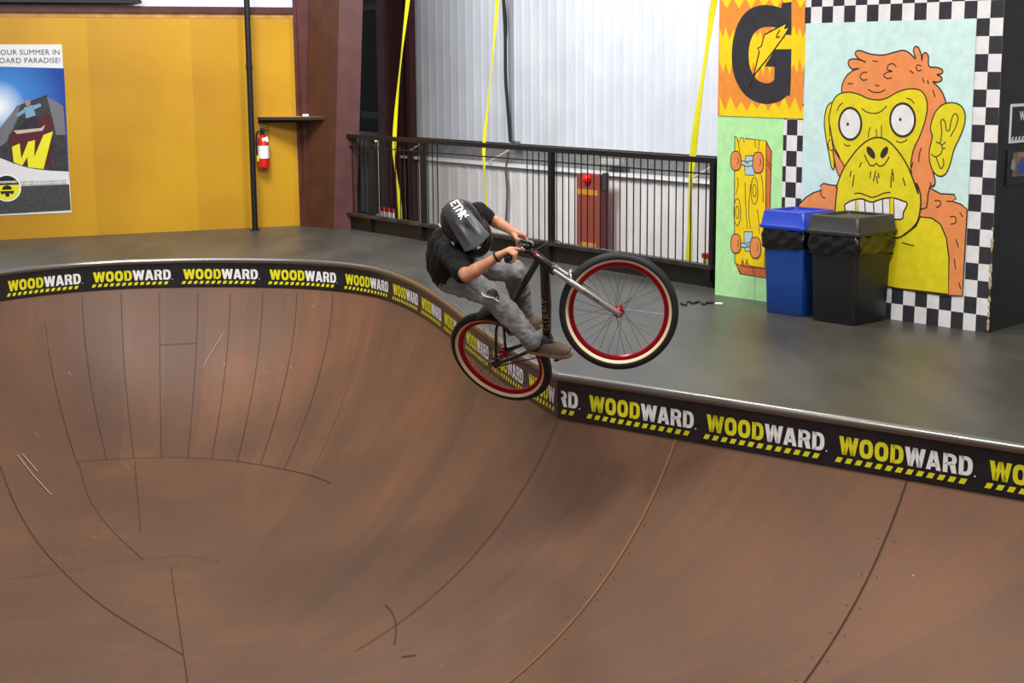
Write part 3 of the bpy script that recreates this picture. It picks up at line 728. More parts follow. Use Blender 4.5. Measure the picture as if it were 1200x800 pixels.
i = 0
while s < RL:
    near_post = any(abs(s-q) < .05 for q in (2.34, 4.69, 5.81)); miss = 2.79 < s < 4.33
    if not near_post and not miss:
        bm = NB(); tube(bm, [RP.sz(s, .18), RP.sz(s, 1.09)], .0065, 6); obj('upright_bar', bm, M_rail, rail)
    s += sp; i += 1
# fascia below the deck behind the railing
bm = NB(); wallbox(bm, RP, -.5, RL+.6, -2.1, 0, -.12, -.07); tag(obj('wall_deck_edge', bm, M_black), kind='structure')
# dark metal sheet at left end + white pipe
bm = NB(); corr(bm, RP, RL-.42, RL+.2, .2, 1.05, .1, .012, -.14); tag(obj('metal_sheet', bm, mat('dark_metal', (58, 60, 62), .4, .3), origin=RP.sz(RL-.1, 0, -.14)), 'dark ribbed metal sheet behind the left end of the railing', 'metal sheet')
p = Plane((RA.x+RN.x*.5, RA.y+RN.y*.5), (RB.x+RN.x*.5, RB.y+RN.y*.5))
bm = NB(); a = p.px(443, 252); b_ = p.px(441, 163); tube(bm, [V((a.x, a.y, -2.1)), V((a.x, a.y, b_.z))], .022, 10); tag(obj('white_pipe', bm, M_wpaint, origin=V((a.x, a.y, -2.1)), smooth=True), 'white upright pipe beside the leftmost railing post', 'pipe')
# clutter behind railing, left: red and white small canisters
for k, (x, y, lab) in enumerate(((448, 250, 'leftmost red and white canister behind the left bars of the railing'), (454, 251, 'middle red and white canister behind the left bars of the railing'), (459.5, 252, 'rightmost red and white canister left of the yellow strap'))):
    q = p.px(x, y); bz = q.z-.10; bb = V((q.x, q.y, bz)); t = thing('canister', bb, lab, 'canister', 'canisters behind the railing')
    bm = NB(); lathe(bm, bb, V((0, 0, 1)), [(0, 0), (0, .03), (.13, .03), (.14, .02)], 16); obj('canister_body', bm, M_wpaint, t, smooth=True)
    bm = NB(); lathe(bm, bb, V((0, 0, 1)), [(.13, .031), (.175, .031), (.18, 0)], 16); obj('lid', bm, M_er, t, smooth=True)
a = p.px(459, 262); bm = NB(); wallbox(bm, p, p.s_of(p.px(472, 250)), p.s_of(p.px(446, 250)), -2.1, p.px(450, 252).z-.10, -.10, .06, bev=.01); tag(obj('storage_cabinet', bm, M_pd if False else mat('dark_cabinet', (46, 40, 40), .5), origin=V((a.x, a.y, -2.1))), 'dark storage cabinet below deck level carrying the canisters', 'cabinet')
# red cabinet
def RedCab():
    PL = Plane((WP.a.x+WP.n.x*.35, WP.a.y+WP.n.y*.35), ((WP.a+WP.d).x+WP.n.x*.35, (WP.a+WP.d).y+WP.n.y*.35))
    a = PL.px(675.5, 300); b_ = PL.px(703, 300); zt_ = PL.px(690, 204).z
    s1, s0 = PL.s_of(a), PL.s_of(b_)
    base = PL.sz((s0+s1)/2, -2.1, 0)
    t = thing('red_cabinet', base, 'tall dusty red cabinet with yellow stripes standing below deck behind the railing', 'cabinet')
    bm = NB(); wallbox(bm, PL, s0, s1, -2.1, zt_, -.12, 0, bev=.006); obj('cabinet_body', bm, mat('dusty_red', (150, 66, 58), .6, 0, (136, 70, 50), 4), t)
    bm = NB(); z = PL.px(690, 225).z; wallbox(bm, PL, s0+.05, s1-.03, z-.035, z+.03, 0, .004); obj('yellow_stripe', bm, mat('ochre_stripe', (206, 140, 48), .6), t); bm = NB(); z = PL.px(690, 286).z; wallbox(bm, PL, s0+.08, s1-.08, z-.03, z+.02, 0, .004); obj('yellow_stripe', bm, mat('ochre_stripe', (206, 140, 48), .6), t)
    bm = NB(); sphere(bm, PL.px(687.5, 209.5, .03), PL.d*.06, V((0, 0, .06)), PL.n*.05); obj('red_lamp', bm, mat('red_lens', (235, 30, 24), .2), t, smooth=True)
    bm = NB(); wallbox(bm, PL, s0-.010, s0-.001, -2.1, zt_, -.12, -.002); obj('side_cover', bm, mat('deep_red', (96, 22, 22), .5), t)
    bm = NB(); wallbox(bm, PL, s0-.05, s0-.011, PL.px(707, 223).z, PL.px(707, 203).z, -.10, -.02, bev=.006); obj('control_box', bm, mat('dark_grey_box', (62, 64, 66), .5), t)
RedCab()
q = WP.px(717, 189.5, .06); bm = NB(); box(bm, q, WP.d*.19, WP.n*.05, V((0, 0, .035)), bev=.01); tag(obj('wall_light_box', bm, mat('pale_box', (180, 182, 176), .5), origin=q), 'pale flat box on the grey strip above the red cabinet', 'electrical box')
for n_, (x0, y0, x1, y1, lab) in enumerate(((481, 176, 500, 164, 'thin white brace rod slanting behind the railing near the darker maroon column'), (572, 190, 596, 176, 'thin white brace rod slanting below the black cable'), (812, 208, 838, 193, 'thin white brace rod slanting behind the right end of the railing'))):
    P_ = WP.px(x0, y0, .15); Q_ = WP.px(x1, y1, .05); bm = NB(); tube(bm, [P_, Q_], .012, 8); tag(obj('brace_rod', bm, mat('pale_rod', (205, 200, 198), .5), origin=P_), lab, 'rod', 'brace rods on the back wall')
q = RP.px(831, 298, -.5); b3 = V((q.x, q.y, q.z-.06))
bm = NB(); wallbox(bm, RP, RP.s_of(q)-.12, RP.s_of(q)+.04, b3.z+.03, b3.z+.075, -.56, -.44, bev=.006); wallbox(bm, RP, RP.s_of(q)-.08, RP.s_of(q)+.03, b3.z+.0, b3.z+.032, -.55, -.45, mi=1, bev=.004)
wallbox(bm, RP, RP.s_of(q)-.1, RP.s_of(q)+.03, -2.1, b3.z+.0, -.55, -.45, mi=2)
tag(obj('parts_tray', bm, [M_er, M_strap, mat('tray_stand', (190, 186, 182), .6)], origin=V((q.x, q.y, -2.1))), 'small red and yellow tray on a pale stand behind the right end of the railing', 'tray')
# ------------------------------------------------------------------ mural wall
MP = Plane((1.734, 12.951), (3.459, 10.985)); ML = (V((3.459, 10.985))-V((1.734, 12.951))).length
bm = NB(); wallbox(bm, MP, 0, ML-.001, 0, 4.2, -.03, 0); tag(obj('wall_right', bm, mat('mural_base', (205, 205, 202), .7)), kind='structure')
KP = Plane((3.459, 10.985), (3.861, 11.416))
bm = NB(); wallbox(bm, KP, 0.032, 6.5, 0, 4.2, -.12, 0); wallbox(bm, KP, 0.001, .032, 0, 4.2, 0, .002); tag(obj('wall_side', bm, M_blackwall), kind='structure')
def paint(name, c, c2=None, s=14): return mat(name, c, .55, 0, c2 or tuple(max(0, int(v*.95)) for v in c), s)
P_or = paint('mural_orange', (238, 146, 86)); P_ye = paint('mural_yellow', (230, 214, 26)); P_bl = paint('mural_pale_blue', (208, 238, 238)); P_gr = paint('mural_mint', (184, 242, 172))
P_bk = paint('mural_black', (40, 40, 48), (48, 48, 56)); P_wh = paint('mural_white', (234, 232, 236)); P_lb = paint('mural_truck_blue', (176, 212, 226)); P_ln = paint('mural_line', (52, 42, 30)); P_or2 = paint('mural_side_orange', (214, 112, 60)); P_yb = paint('mural_bright_yellow', (248, 214, 16)); P_of = paint('mural_flame_orange', (238, 146, 54))
LAY = [0.0015]
def lay(): LAY[0] += .00025; return LAY[0]
def mpx(l, off): return [MP.px(x, y, off) for x, y in l]
def mline(bm, l, w=.009, mi=0, closed=False, off=None, smooth=True):
    off = off or lay()
    if smooth and len(l) > 2: l = cat2(l, closed, 5)
    if closed: l = list(l)+[l[0], l[1]]
    P = mpx(l, off); pr = None
    for i, p in enumerate(P):
        d = (P[min(len(P)-1, i+1)]-P[max(0, i-1)]); 
        if d.length < 1e-6: continue
        s_ = d.normalized().cross(MP.n)*(w/2); cur = (bm.verts.new(p+s_), bm.verts.new(p-s_))
        if pr: bm.faces.new((pr[0], pr[1], cur[1], cur[0])).material_index = mi
        pr = cur
def shape(name, l, m, parent, smooth=True, outline=True, lines=(), w=.010, k=4, loops=()):
    bm = NB(); off = lay(); pts = cat2(l, True, k) if smooth else l
    poly(bm, mpx(pts, off), 0)
    lo = lay()
    if outline: mline(bm, pts, w, 1, True, lo, False)
    for q in lines: mline(bm, q, w*.85, 1, False, lo+.0002)
    for q in loops: poly(bm, mpx(cat2(q, True, 4), lo+.0002), 1)
    return obj(name, bm, [m, P_ln], parent, recalc=False)
fA = lambda l: [(930+x/4, 30+y/4) for x, y in l]
fB = lambda l: [(830+x/3.2434, 180+y/3.2434) for x, y in l]
fC = lambda l: [(830+x/3.477, 130+y/3.478) for x, y in l]
fD = lambda l: [(820+x/5.3316, y/5.3333) for x, y in l]
# checker border
sG = MP.s_of(MP.px(917, 200)); sB = MP.s_of(MP.px(941, 200)); cs = (ML-MP.s_of(MP.px(1145, 24)))/2; cz = MP.px(1145, 22).z/18
print('checker', sG, sB, cs, cz, ML)
cz = .1245
ck = thing('checker_border', MP.sz(2.3, 0, .002), 'black and white checkerboard border painted around the ape mural', 'painted border')
bm = NB(); off = lay()
sBL = MP.s_of(MP.px(946, 60))
for r_ in range(0, 34):
    for c in range(0, 28):
        s1 = ML-c*cs; s0_ = s1-cs; z0 = r_*cz; z1 = z0+cz
        inside = (c >= 2 and 2 <= r_ < 18)
        if inside and not (s0_ < sBL-.02 and z1 < MP.px(930, 139).z+.3): continue
        if s1 < sG+.01: continue
        s0_ = max(s0_, sG)
        if inside: pass
        if s1 <= s0_: continue
        poly(bm, [MP.sz(s0_, z0, off), MP.sz(s1, z0, off), MP.sz(s1, z1, off), MP.sz(s0_, z1, off)], 0 if (c+r_) % 2 == 0 else 1)
obj('checker_squares', bm, [P_bk, P_wh], ck, recalc=False)
# mint panel + skateboard
mint = thing('skateboard_mural', MP.sz(.4, 0, .003), 'mint green mural panel with a yellow skateboard and orange wheels painted on it', 'mural')
bm = NB(); off = lay(); sM = MP.s_of(MP.px(917, 200)); zG = MP.px(900, 137).z
poly(bm, [MP.sz(.0, .0, off), MP.sz(sM, 0, off), MP.sz(sM, zG+.01, off), MP.sz(0, zG+.01, off)]); obj('mint_background', bm, P_gr, mint, recalc=False)
bm = NB(); mline(bm, [(885, 325), (884, 352)], .004); obj('panel_joint', bm, mat('joint_green', (88, 130, 84), .7), mint, recalc=False)
shape('deck_side', fC([(235, 122), (258, 165), (252, 400), (246, 600), (238, 682), (158, 668), (130, 664), (108, 618), (200, 600), (232, 500)]), P_or2, mint, False, lines=[fC([(232, 640), (238, 682)]), fC([(108, 620), (160, 636), (234, 642)]), fC([(240, 200), (256, 225)]), fC([(240, 215), (256, 245)]), fC([(236, 420), (248, 445)]), fC([(236, 500), (248, 520)]), fC([(180, 640), (188, 670)]), fC([(120, 640), (135, 664)])], w=.008)
shape('board_deck', fC([(108, 104), (116, 108), (124, 140), (130, 108), (142, 110), (146, 128), (150, 112), (236, 121), (234, 400), (230, 640), (165, 630), (158, 600), (150, 636), (146, 628), (140, 600), (132, 630), (108, 618), (106, 400)]), P_yb, mint, False, lines=[fC(q) for q in ([(120, 115), (128, 165)], [(190, 115), (192, 150)], [(208, 118), (204, 160)], [(150, 290), (152, 380), (160, 480)], [(172, 300), (165, 400), (172, 480)], [(200, 400), (205, 440), (208, 500)], [(118, 270), (122, 300), (112, 340)], [(215, 260), (222, 300), (224, 370)])],
      w=.008)
bm = NB(); off = lay()
for cx, cy, rx, ry in ((118, 412, 14, 55), (118, 412, 7, 25), (188, 325, 14, 55), (188, 325, 7, 25)):
    mline(bm, fC([(cx+rx*math.cos(t), cy+ry*math.sin(t)) for t in (2*math.pi*k/14 for k in range(14))]), .007, 0, True, off)
obj('wood_knot', bm, P_ln, mint, recalc=False)
for (a, b_) in (([(152, 182), (182, 182), (184, 220), (192, 225), (188, 262), (150, 260), (148, 225)], [(120, 202), (160, 206), (190, 200), (192, 220), (160, 226), (122, 214)]), ([(146, 492), (180, 492), (178, 530), (172, 572), (150, 570), (146, 530)], [(118, 538), (150, 540), (178, 532), (176, 552), (150, 556), (120, 550)])):
    shape('truck', fC(a), P_lb, mint, False, w=.007); shape('axle', fC(b_), P_lb, mint, False, w=.007, lines=[fC([(150, b_[0][1]+5), (158, b_[0][1]+12), (166, b_[0][1]+5)])])
for cx, cy, rx, ry in ((112, 203, 21, 39), (203, 210, 22, 43), (112, 540, 20, 39), (192, 557, 22, 43)):
    shape('wheel', fC([(cx+rx*math.copysign(abs(math.cos(t))**.8, math.cos(t)), cy+ry*math.copysign(abs(math.sin(t))**.8, math.sin(t))) for t in (2*math.pi*k/16 for k in range(16))]), P_or, mint, w=.008, lines=[fC([(cx+8, cy-16), (cx+11, cy), (cx+6, cy+14)])])
# logo panel
lg = thing('logo_mural', MP.sz(.4, 1.4, .003), 'orange and yellow flame mural panel with a big black letter G and bolt', 'mural')
sL0 = 0.0; sL1 = MP.s_of(MP.px(943, 60)); zT = 3.0
bm = NB(); off = lay(); poly(bm, [MP.sz(0, zG, off), MP.sz(sL1, zG, off), MP.sz(sL1, zT, off), MP.sz(0, zT, off)]); obj('flame_background', bm, P_of, lg, recalc=False)
bm = NB(); off = lay(); random.seed(3)
def zig(y0, y1, amp0, amp1, n=27):
    top = []; bot = []
    for i in range(n):
        x = 125+(668-125)*i/(n-1)+random.uniform(-5, 5)
        top.append((x, y0+(amp0 if i % 2 else -amp0)*(.2+1.2*random.random()))); bot.append((x, y1+(amp1 if i % 2 else -amp1)*(.5+random.random())))
    return fD(top+bot[::-1])
poly(bm, mpx(zig(205, 425, 34, 48), off)); poly(bm, mpx(zig(640, 800, 34, 0), off)) if False else None
tp = []
for i in range(17): tp.append((125+(662-125)*i/16, 655+(38 if i % 2 else -38)*(.4+random.random())))
poly(bm, mpx(fD(tp+[(652, 742), (125, 722)]), off)); tp = []
for i in range(15): tp.append((130+(668-130)*i/14, 20+(30 if i % 2 else -30)*(.5+random.random())))
poly(bm, mpx(fD([(130, -160), (668, -160)]+tp[::-1]), off))
obj('flames', bm, P_yb, lg, recalc=False)
GL = [(573, 12), (573, 218), (540, 218), (520, 185), (480, 172), (420, 168), (370, 182), (330, 225), (308, 300), (308, 385), (325, 450), (355, 495), (400, 518), (440, 518), (465, 500), (468, 418), (405, 415), (470, 308), (573, 306), (566, 575), (545, 598), (500, 632), (430, 650), (360, 640), (290, 600), (238, 530), (207, 440), (200, 340), (212, 230), (245, 135), (290, 75), (345, 42), (410, 30), (465, 36), (508, 50), (515, 18)]
GL = GL[:3]+cat2(GL[3:14], False, 4)+GL[14:18]+cat2(GL[18:33], False, 4)+GL[33:]
shape('black_letter', fD(GL), P_bk, lg, False, False)
shape('bolt', fD([(545, 142), (530, 180), (556, 176), (530, 222), (440, 345), (345, 462), (308, 545), (345, 440), (372, 322), (362, 302), (384, 290), (405, 216)]), P_yb, lg, False, True, w=.013, lines=[fD([(500, 186), (478, 232), (502, 228)])])
# ape panel
ape = thing('ape_mural', MP.sz(1.6, .25, .004), 'pale blue mural of a yellow faced ape with orange fur and wide white eyes', 'mural')
bm = NB(); off = lay(); sR1 = ML-2*cs; z0 = 2*cz; z1 = 18*cz; sb0 = MP.s_of(MP.px(944, 80)); sb1 = MP.s_of(MP.px(941, 200))
poly(bm, [MP.sz(sb0, z0, off), MP.sz(sR1, z0, off), MP.sz(sR1, z1, off), MP.sz(sb0, z1, off)]); obj('blue_background', bm, P_bl, ape, recalc=False)
shape('body_fur', fB([(345, 192), (372, 165), (400, 148), (432, 138), (425, 122), (438, 113), (470, 120), (520, 122), (650, 60), (780, 60), (850, 135), (882, 152), (935, 155), (942, 172), (925, 180), (960, 192), (984, 212), (975, 380), (966, 540), (900, 538), (720, 512), (500, 470), (340, 400)]), P_or, ape, False, w=.011,
      lines=[fB(q) for q in ([(425, 135), (430, 160), (445, 170)], [(860, 178), (880, 180), (882, 196), (865, 205)], [(918, 240), (938, 240), (940, 262), (920, 268)], [(942, 325), (950, 355)], [(935, 400), (940, 440)], [(955, 222), (968, 240)], [(952, 490), (960, 515)], [(905, 180), (930, 182)])])
shape('chest', fB([(745, 310), (790, 275), (806, 240), (850, 245), (882, 268), (905, 320), (915, 400), (912, 534), (720, 512), (560, 480), (620, 330)]), P_ye, ape, False, w=.011, lines=[fB([(735, 338), (760, 345), (782, 350)])])
shape('head_fur', fA([(222, 335), (226, 285), (245, 240), (275, 213), (308, 200), (275, 204), (258, 185), (258, 165), (275, 156), (310, 160), (338, 172), (305, 155), (290, 135), (294, 120), (315, 118), (360, 133), (420, 138), (475, 124), (515, 116), (545, 130), (572, 156), (562, 120), (568, 100), (584, 102), (598, 135), (602, 165), (604, 138), (618, 126), (632, 145), (634, 190), (670, 196), (696, 206), (696, 224), (672, 230), (692, 240), (694, 256), (672, 266), (652, 262), (685, 295), (706, 335), (714, 375), (690, 420), (655, 520), (640, 600), (652, 680), (664, 730), (655, 755), (640, 752), (630, 790), (600, 860), (400, 700), (245, 670), (235, 715), (200, 670), (182, 600), (180, 450)]), P_or, ape, True, w=.011, k=3,
      lines=[fA(q) for q in ([(345, 218), (322, 222), (312, 240), (325, 256), (345, 252)], [(482, 192), (462, 178), (442, 188), (440, 206), (462, 214), (440, 218), (422, 234), (440, 248), (460, 244)], [(598, 190), (582, 184), (574, 198), (584, 212), (600, 208)], [(370, 166), (395, 168)], [(255, 272), (278, 272)], [(545, 210), (562, 224)], [(380, 280), (402, 282)], [(348, 298), (375, 312), (405, 312), (430, 300)], [(652, 302), (664, 335)], [(600, 572), (590, 600), (586, 640)], [(560, 640), (552, 665)], [(604, 245), (612, 268)], [(628, 255), (632, 275)], [(640, 735), (648, 755), (660, 745)])])
shape('ear', fA([(182, 365), (162, 372), (150, 402), (144, 455), (152, 530), (165, 600), (178, 664), (190, 668), (188, 600), (180, 540), (172, 450)]), P_ye, ape, True, lines=[fA([(178, 385), (168, 430), (170, 520)]), fA([(172, 530), (162, 552), (168, 580), (182, 585)])])
shape('ear', fA([(650, 520), (641, 485), (650, 440), (668, 400), (700, 370), (742, 361), (782, 374), (803, 412), (800, 465), (780, 520), (752, 580), (736, 640), (716, 690), (688, 706), (658, 688), (640, 645), (636, 590)]), P_ye, ape, True, lines=[fA(q) for q in ([(688, 550), (694, 500), (690, 450), (702, 440), (712, 460), (716, 490), (730, 488), (740, 440), (755, 412), (770, 430), (762, 470), (735, 520)], [(668, 545), (690, 556), (697, 582), (685, 606), (662, 614), (644, 600)], [(695, 560), (714, 545)], [(698, 575), (712, 575)], [(668, 616), (676, 640), (690, 670), (704, 650), (700, 622)])])
shape('face', fA([(172, 400), (186, 350), (215, 320), (262, 312), (310, 324), (350, 342), (400, 348), (440, 338), (482, 314), (530, 298), (578, 298), (608, 316), (624, 352), (625, 400), (612, 460), (590, 520), (562, 580), (549, 650), (540, 740), (400, 780), (240, 660), (213, 610), (188, 560), (174, 490), (166, 440)]), P_ye, ape, True, lines=[fA(q) for q in ([(318, 386), (345, 406), (385, 411), (412, 400), (437, 376)], [(205, 398), (215, 375), (232, 362)], [(528, 340), (548, 346), (566, 366)], [(236, 554), (250, 564), (266, 560)], [(480, 540), (500, 548), (524, 540), (532, 532)], [(360, 475), (352, 500), (350, 525)], [(388, 485), (388, 525)], [(412, 465), (412, 525)])])
shape('cheek_fur', fA([(184, 580), (208, 612), (238, 660), (236, 690), (222, 714), (200, 672)]), P_or, ape, True)
def ell(cx, cy, rx, ry, n=18): return [(cx+rx*math.cos(2*math.pi*k/n), cy+ry*math.sin(2*math.pi*k/n)) for k in range(n)]
for (cx, cy, rx, ry, qx, qy) in ((265, 460, 52, 74, 254, 462), (511, 442, 58, 77, 500, 440)):
    shape('eye', fA(ell(cx, cy, rx, ry)), P_wh, ape, True, w=.018, loops=[fA(ell(qx, qy, 6, 8, 8))])
muz = fA([(200, 760), (215, 715), (240, 660), (288, 592), (330, 550), (370, 528), (410, 526), (450, 546), (492, 592), (530, 650), (558, 716), (585, 790)])+fB([(790, 110), (805, 150), (806, 205), (792, 262), (748, 304), (700, 320), (520, 300), (484, 250), (484, 190), (490, 130)])
shape('muzzle', muz, P_ye, ape, True, w=.012, loops=[fA([(342, 572), (352, 566), (370, 580), (382, 604), (378, 624), (364, 618), (346, 598)]), fA([(442, 570), (430, 568), (414, 584), (406, 608), (414, 622), (430, 612), (442, 592)])],
      lines=[fA(q) for q in ([(332, 604), (345, 632), (358, 654), (375, 656), (388, 646), (402, 658), (420, 654), (436, 636), (448, 614)], [(318, 640), (308, 664)], [(270, 680), (264, 708)], [(284, 700), (276, 755)], [(362, 682), (358, 715)], [(384, 680), (374, 730)], [(388, 705), (394, 740)], [(396, 690), (400, 715)], [(464, 670), (460, 702)], [(466, 690), (468, 730)], [(458, 705), (456, 760)], [(512, 712), (524, 752)])]+[fB(q) for q in ([(555, 152), (575, 150), (600, 158), (622, 166), (645, 160), (668, 150), (692, 147)],)])
shape('teeth', fB([(518, 200), (530, 186), (552, 176), (585, 172), (620, 184), (660, 172), (700, 168), (735, 178), (756, 190), (742, 222), (730, 250), (640, 240), (540, 236)]), P_wh, ape, True, w=.012, lines=[fB(q) for q in ([(566, 174), (570, 236)], [(594, 176), (598, 236)], [(628, 182), (630, 236)], [(662, 172), (664, 236)], [(690, 168), (692, 240)], [(704, 168), (706, 240)], [(560, 176), (562, 236)])])
bm = NB(); off = lay()
poly(bm, mpx(fB([(691, 169), (704, 169), (704, 240), (692, 240)]), off)); obj('tooth_gap', bm, P_ye, ape, recalc=False); bm = NB(); poly(bm, mpx(fB([(560, 176), (568, 176), (570, 236), (562, 236)]), off)); obj('tooth_gap', bm, P_ye, ape, recalc=False)
# corner wear
bm = NB()
for k in range(26):
    z = .02+random.random()*1.0; r_ = .006+random.random()*.010
    sphere(bm, MP.sz(ML-.004, z, .002), MP.d*r_, MP.n*r_*.4, V((0, 0, r_*1.6)), 6, 4)
tag(obj('edge_chips', bm, mat('chipped_wood', (178, 160, 128), .8), ck), kind='stuff')
# signs on black wall
sg = thing('helmet_sign', KP.px(1200, 165, .004), 'black and white helmet rule sign on the black wall', 'sign')
Z1 = KP.px(1183, 122).z; Z0 = KP.px(1182, 168).z; S0 = KP.s_of(KP.px(1183, 140)); SW = .78
bm = NB(); wallbox(bm, KP, S0, S0+SW, Z0, Z1, .002, .008); obj('sign_panel', bm, M_wpaint, sg)
bm = NB(); wallbox(bm, KP, S0+.02, S0+SW-.02, Z0+.02, Z1-.02, .009, .0095); obj('sign_face', bm, M_black, sg)
bm = NB(); hz = Z1-Z0
for tx, zz in (('WEAR YOUR', Z1-.115), ('HELMET', Z1-.20)):
    text_mesh(tx, .085, lambda x, y: KP.sz(S0+SW/2+x, zz+y, .0105), 0, bm, .04, 'CENTER')
obj('sign_lettering', bm, M_wpaint, sg, recalc=False)
bm = NB()
for k in range(14):
    a = S0+.02+k*.055
    poly(bm, [KP.sz(a, Z0+.015, .0105), KP.sz(a+.03, Z0+.015, .0105), KP.sz(a+.042, Z0+.045, .0105), KP.sz(a+.02, Z0+.045, .0105)])
obj('sign_stripes', bm, M_wpaint, sg, recalc=False)
pp = thing('photo_notice', KP.px(1200, 215, .004), 'small dark framed photo notice below the helmet rule sign', 'notice')
Z1 = KP.px(1183, 176).z; Z0 = KP.px(1182, 217).z; 
bm = NB(); wallbox(bm, KP, S0-.02, S0+.5, Z0, Z1, .002, .010); obj('notice_panel', bm, M_black, pp)
bm = NB(); wallbox(bm, KP, S0+.07, S0+.45, Z0+.06, Z1-.02, .0105, .011); obj('tan_print', bm, mat('tan_print', (176, 140, 96), .5, 0, (120, 90, 66), 14), pp)
bm = NB(); poly(bm, [KP.sz(S0+a, Z0+b_, .0125) for a, b_ in ((.16, .07), (.34, .07), (.38, .13), (.30, .2), (.2, .19), (.14, .14))]); obj('blue_print', bm, mat('blue_print', (60, 72, 160), .5), pp, recalc=False)
bm = NB(); poly(bm, [KP.sz(S0+a, Z0+b_, .0125) for a, b_ in ((.03, .12), (.10, .10), (.11, .16), (.05, .19))]); obj('grey_print', bm, mat('grey_print', (150, 156, 166), .5), pp, recalc=False)
# ------------------------------------------------------------------ bins
def bin_(s0, s1, n0, n1_, m_body, m_lid, label, bag_seed, lidgap):
    d = MP.d; n = MP.n; c = MP.sz((s0+s1)/2, 0, (n0+n1_)/2); hx = (s1-s0)/2; hy = (n1_-n0)/2
    t = thing('waste_bin', c, label, 'waste bin', 'square waste bins against the mural')
    def sect(prof, nseg=5, rc=.03, bm=None, mi=0, wav=None, capt=True, capb=True):
        rings = []
        for z, gx in prof:
            a = hx+gx; b_ = hy+gx; r_ = []
            for qx, qy, a0 in ((1, 1, 0), (-1, 1, 90), (-1, -1, 180), (1, -1, 270)):
                for k in range(nseg+1):
                    an = math.radians(a0+90*k/nseg); r_.append((qx*(a-rc)+rc*math.cos(an), qy*(b_-rc)+rc*math.sin(an)))
            if wav:                      # subdivide the ring for crumpled film
                rr = []
                for k in range(len(r_)):
                    p0 = r_[k]; p1 = r_[(k+1) % len(r_)]; L_ = math.dist(p0, p1); m_ = 18 if k % (nseg+1) == nseg else 1
                    for q in range(m_): rr.append((p0[0]+(p1[0]-p0[0])*q/m_, p0[1]+(p1[1]-p0[1])*q/m_))
                r_ = rr
            ring = []
            for k, (x, y) in enumerate(r_):
                zz = z
                if wav:
                    w_ = wav(k, z); L_ = math.hypot(x, y); x += x/L_*w_[0]; y += y/L_*w_[0]; zz += w_[1]
                ring.append(bm.verts.new(c+d*x+n*y+V((0, 0, zz))))
            rings.append(ring)
        for a, b_ in zip(rings, rings[1:]):
            for k in range(len(a)): bm.faces.new((a[k], a[(k+1) % len(a)], b_[(k+1) % len(a)], b_[k])).material_index = mi
        if capb: bm.faces.new(rings[0][::-1]).material_index = mi
        if capt: bm.faces.new(rings[-1]).material_index = mi
    bm = NB(); sect([(0, -.008), (.012, 0), (.30, .008), (.66, .02), (.672, .022)], bm=bm); obj('bin_body', bm, m_body, t, smooth=True)
    rnd = random.Random(bag_seed); ph = [rnd.random()*6 for _ in range(6)]
    def wav(k, z):
        low = max(0, (.66-z)/.16)
        return (.005*math.sin(k*.8+ph[0]+z*60)+.005*math.sin(k*.45+ph[1]-z*70)+.004*low, low*(.020*math.sin(k*.15+ph[2])+.008*math.sin(k*.37+ph[3])))
    bm = NB(); sect([(.668, .030), (.64, .034), (.615, .036), (.59, .036), (.565, .034), (.54, .032), (.53, .026)], bm=bm, wav=wav, capt=False, capb=False); o = obj('bin_liner', bm, mat('bin_bag_film', (12, 12, 13), .22, coat=.5), t, smooth=True, sharp=False)
    bm = NB(); sect([(.672, .046), (.690, .050), (.700, .046), (.706, .040), (.800, .028), (.812, .020), (.814, -.02)], bm=bm, capb=True, capt=False)
    # swing opening: a recessed sloped top
    sect([(.814, -.02), (.795, -.024), (.78, -.026)], bm=bm, capb=False, capt=True)
    obj('bin_lid', bm, m_lid, t, smooth=True)
    bm = NB(); sect([(.778, -.04), (.792, -.04), (.798, -.045)], bm=bm); obj('lid_flap', bm, m_lid, t, smooth=True)
    return t
M_bb = mat('blue_plastic_body', (22, 66, 142), .4); M_bl2 = mat('blue_plastic_lid', (24, 60, 188), .35); M_kb = mat('black_plastic_body', (26, 26, 26), .42); M_kl = mat('black_plastic_lid', (44, 43, 43), .4)
bin_(.89, 1.24, .08, .42, M_bb, M_bl2, 'blue square recycling bin with blue lid, left of the black bin', 3, 0)
bin_(1.385, 1.78, .06, .47, M_kb, M_kl, 'black square waste bin with black lid, in front of the ape mural', 8, 0)
# strap lying on the deck
pts = [onz(x, y) for x, y in ((797, 356), (803, 358), (806, 354), (812, 356), (818, 354), (824, 357), (830, 355), (838, 355.5))]
pts = [V((p.x, p.y, .006)) for p in pts]
st = thing('floor_strap', pts[0], 'black strap lying crumpled on the deck right of the front wheel', 'strap')
bm = NB(); rows = []
for i, p in enumerate([V(q) for q in cat2([tuple(p) for p in pts], False, 6)]):
    w_ = .03+.012*math.sin(i*.9); z = V((0, 0, .004+.005*abs(math.sin(i*.5)))); rows.append([bm.verts.new(p+V((0, w_, 0))+z), bm.verts.new(p-V((0, w_, 0))+z), bm.verts.new(p-V((0, w_, 0))), bm.verts.new(p+V((0, w_, 0)))])
for a, b_ in zip(rows, rows[1:]):
    for k in range(4): bm.faces.new((a[k], a[(k+1) % 4], b_[(k+1) % 4], b_[k]))
obj('strap_webbing', bm, M_black, st)
bm = NB(); q = onz(842.5, 356.5); box(bm, V((q.x, q.y, .008)), V((.03, -.01, 0)), V((.008, .02, 0)), V((0, 0, .005)), bev=.002); obj('strap_buckle', bm, M_wpaint, st)
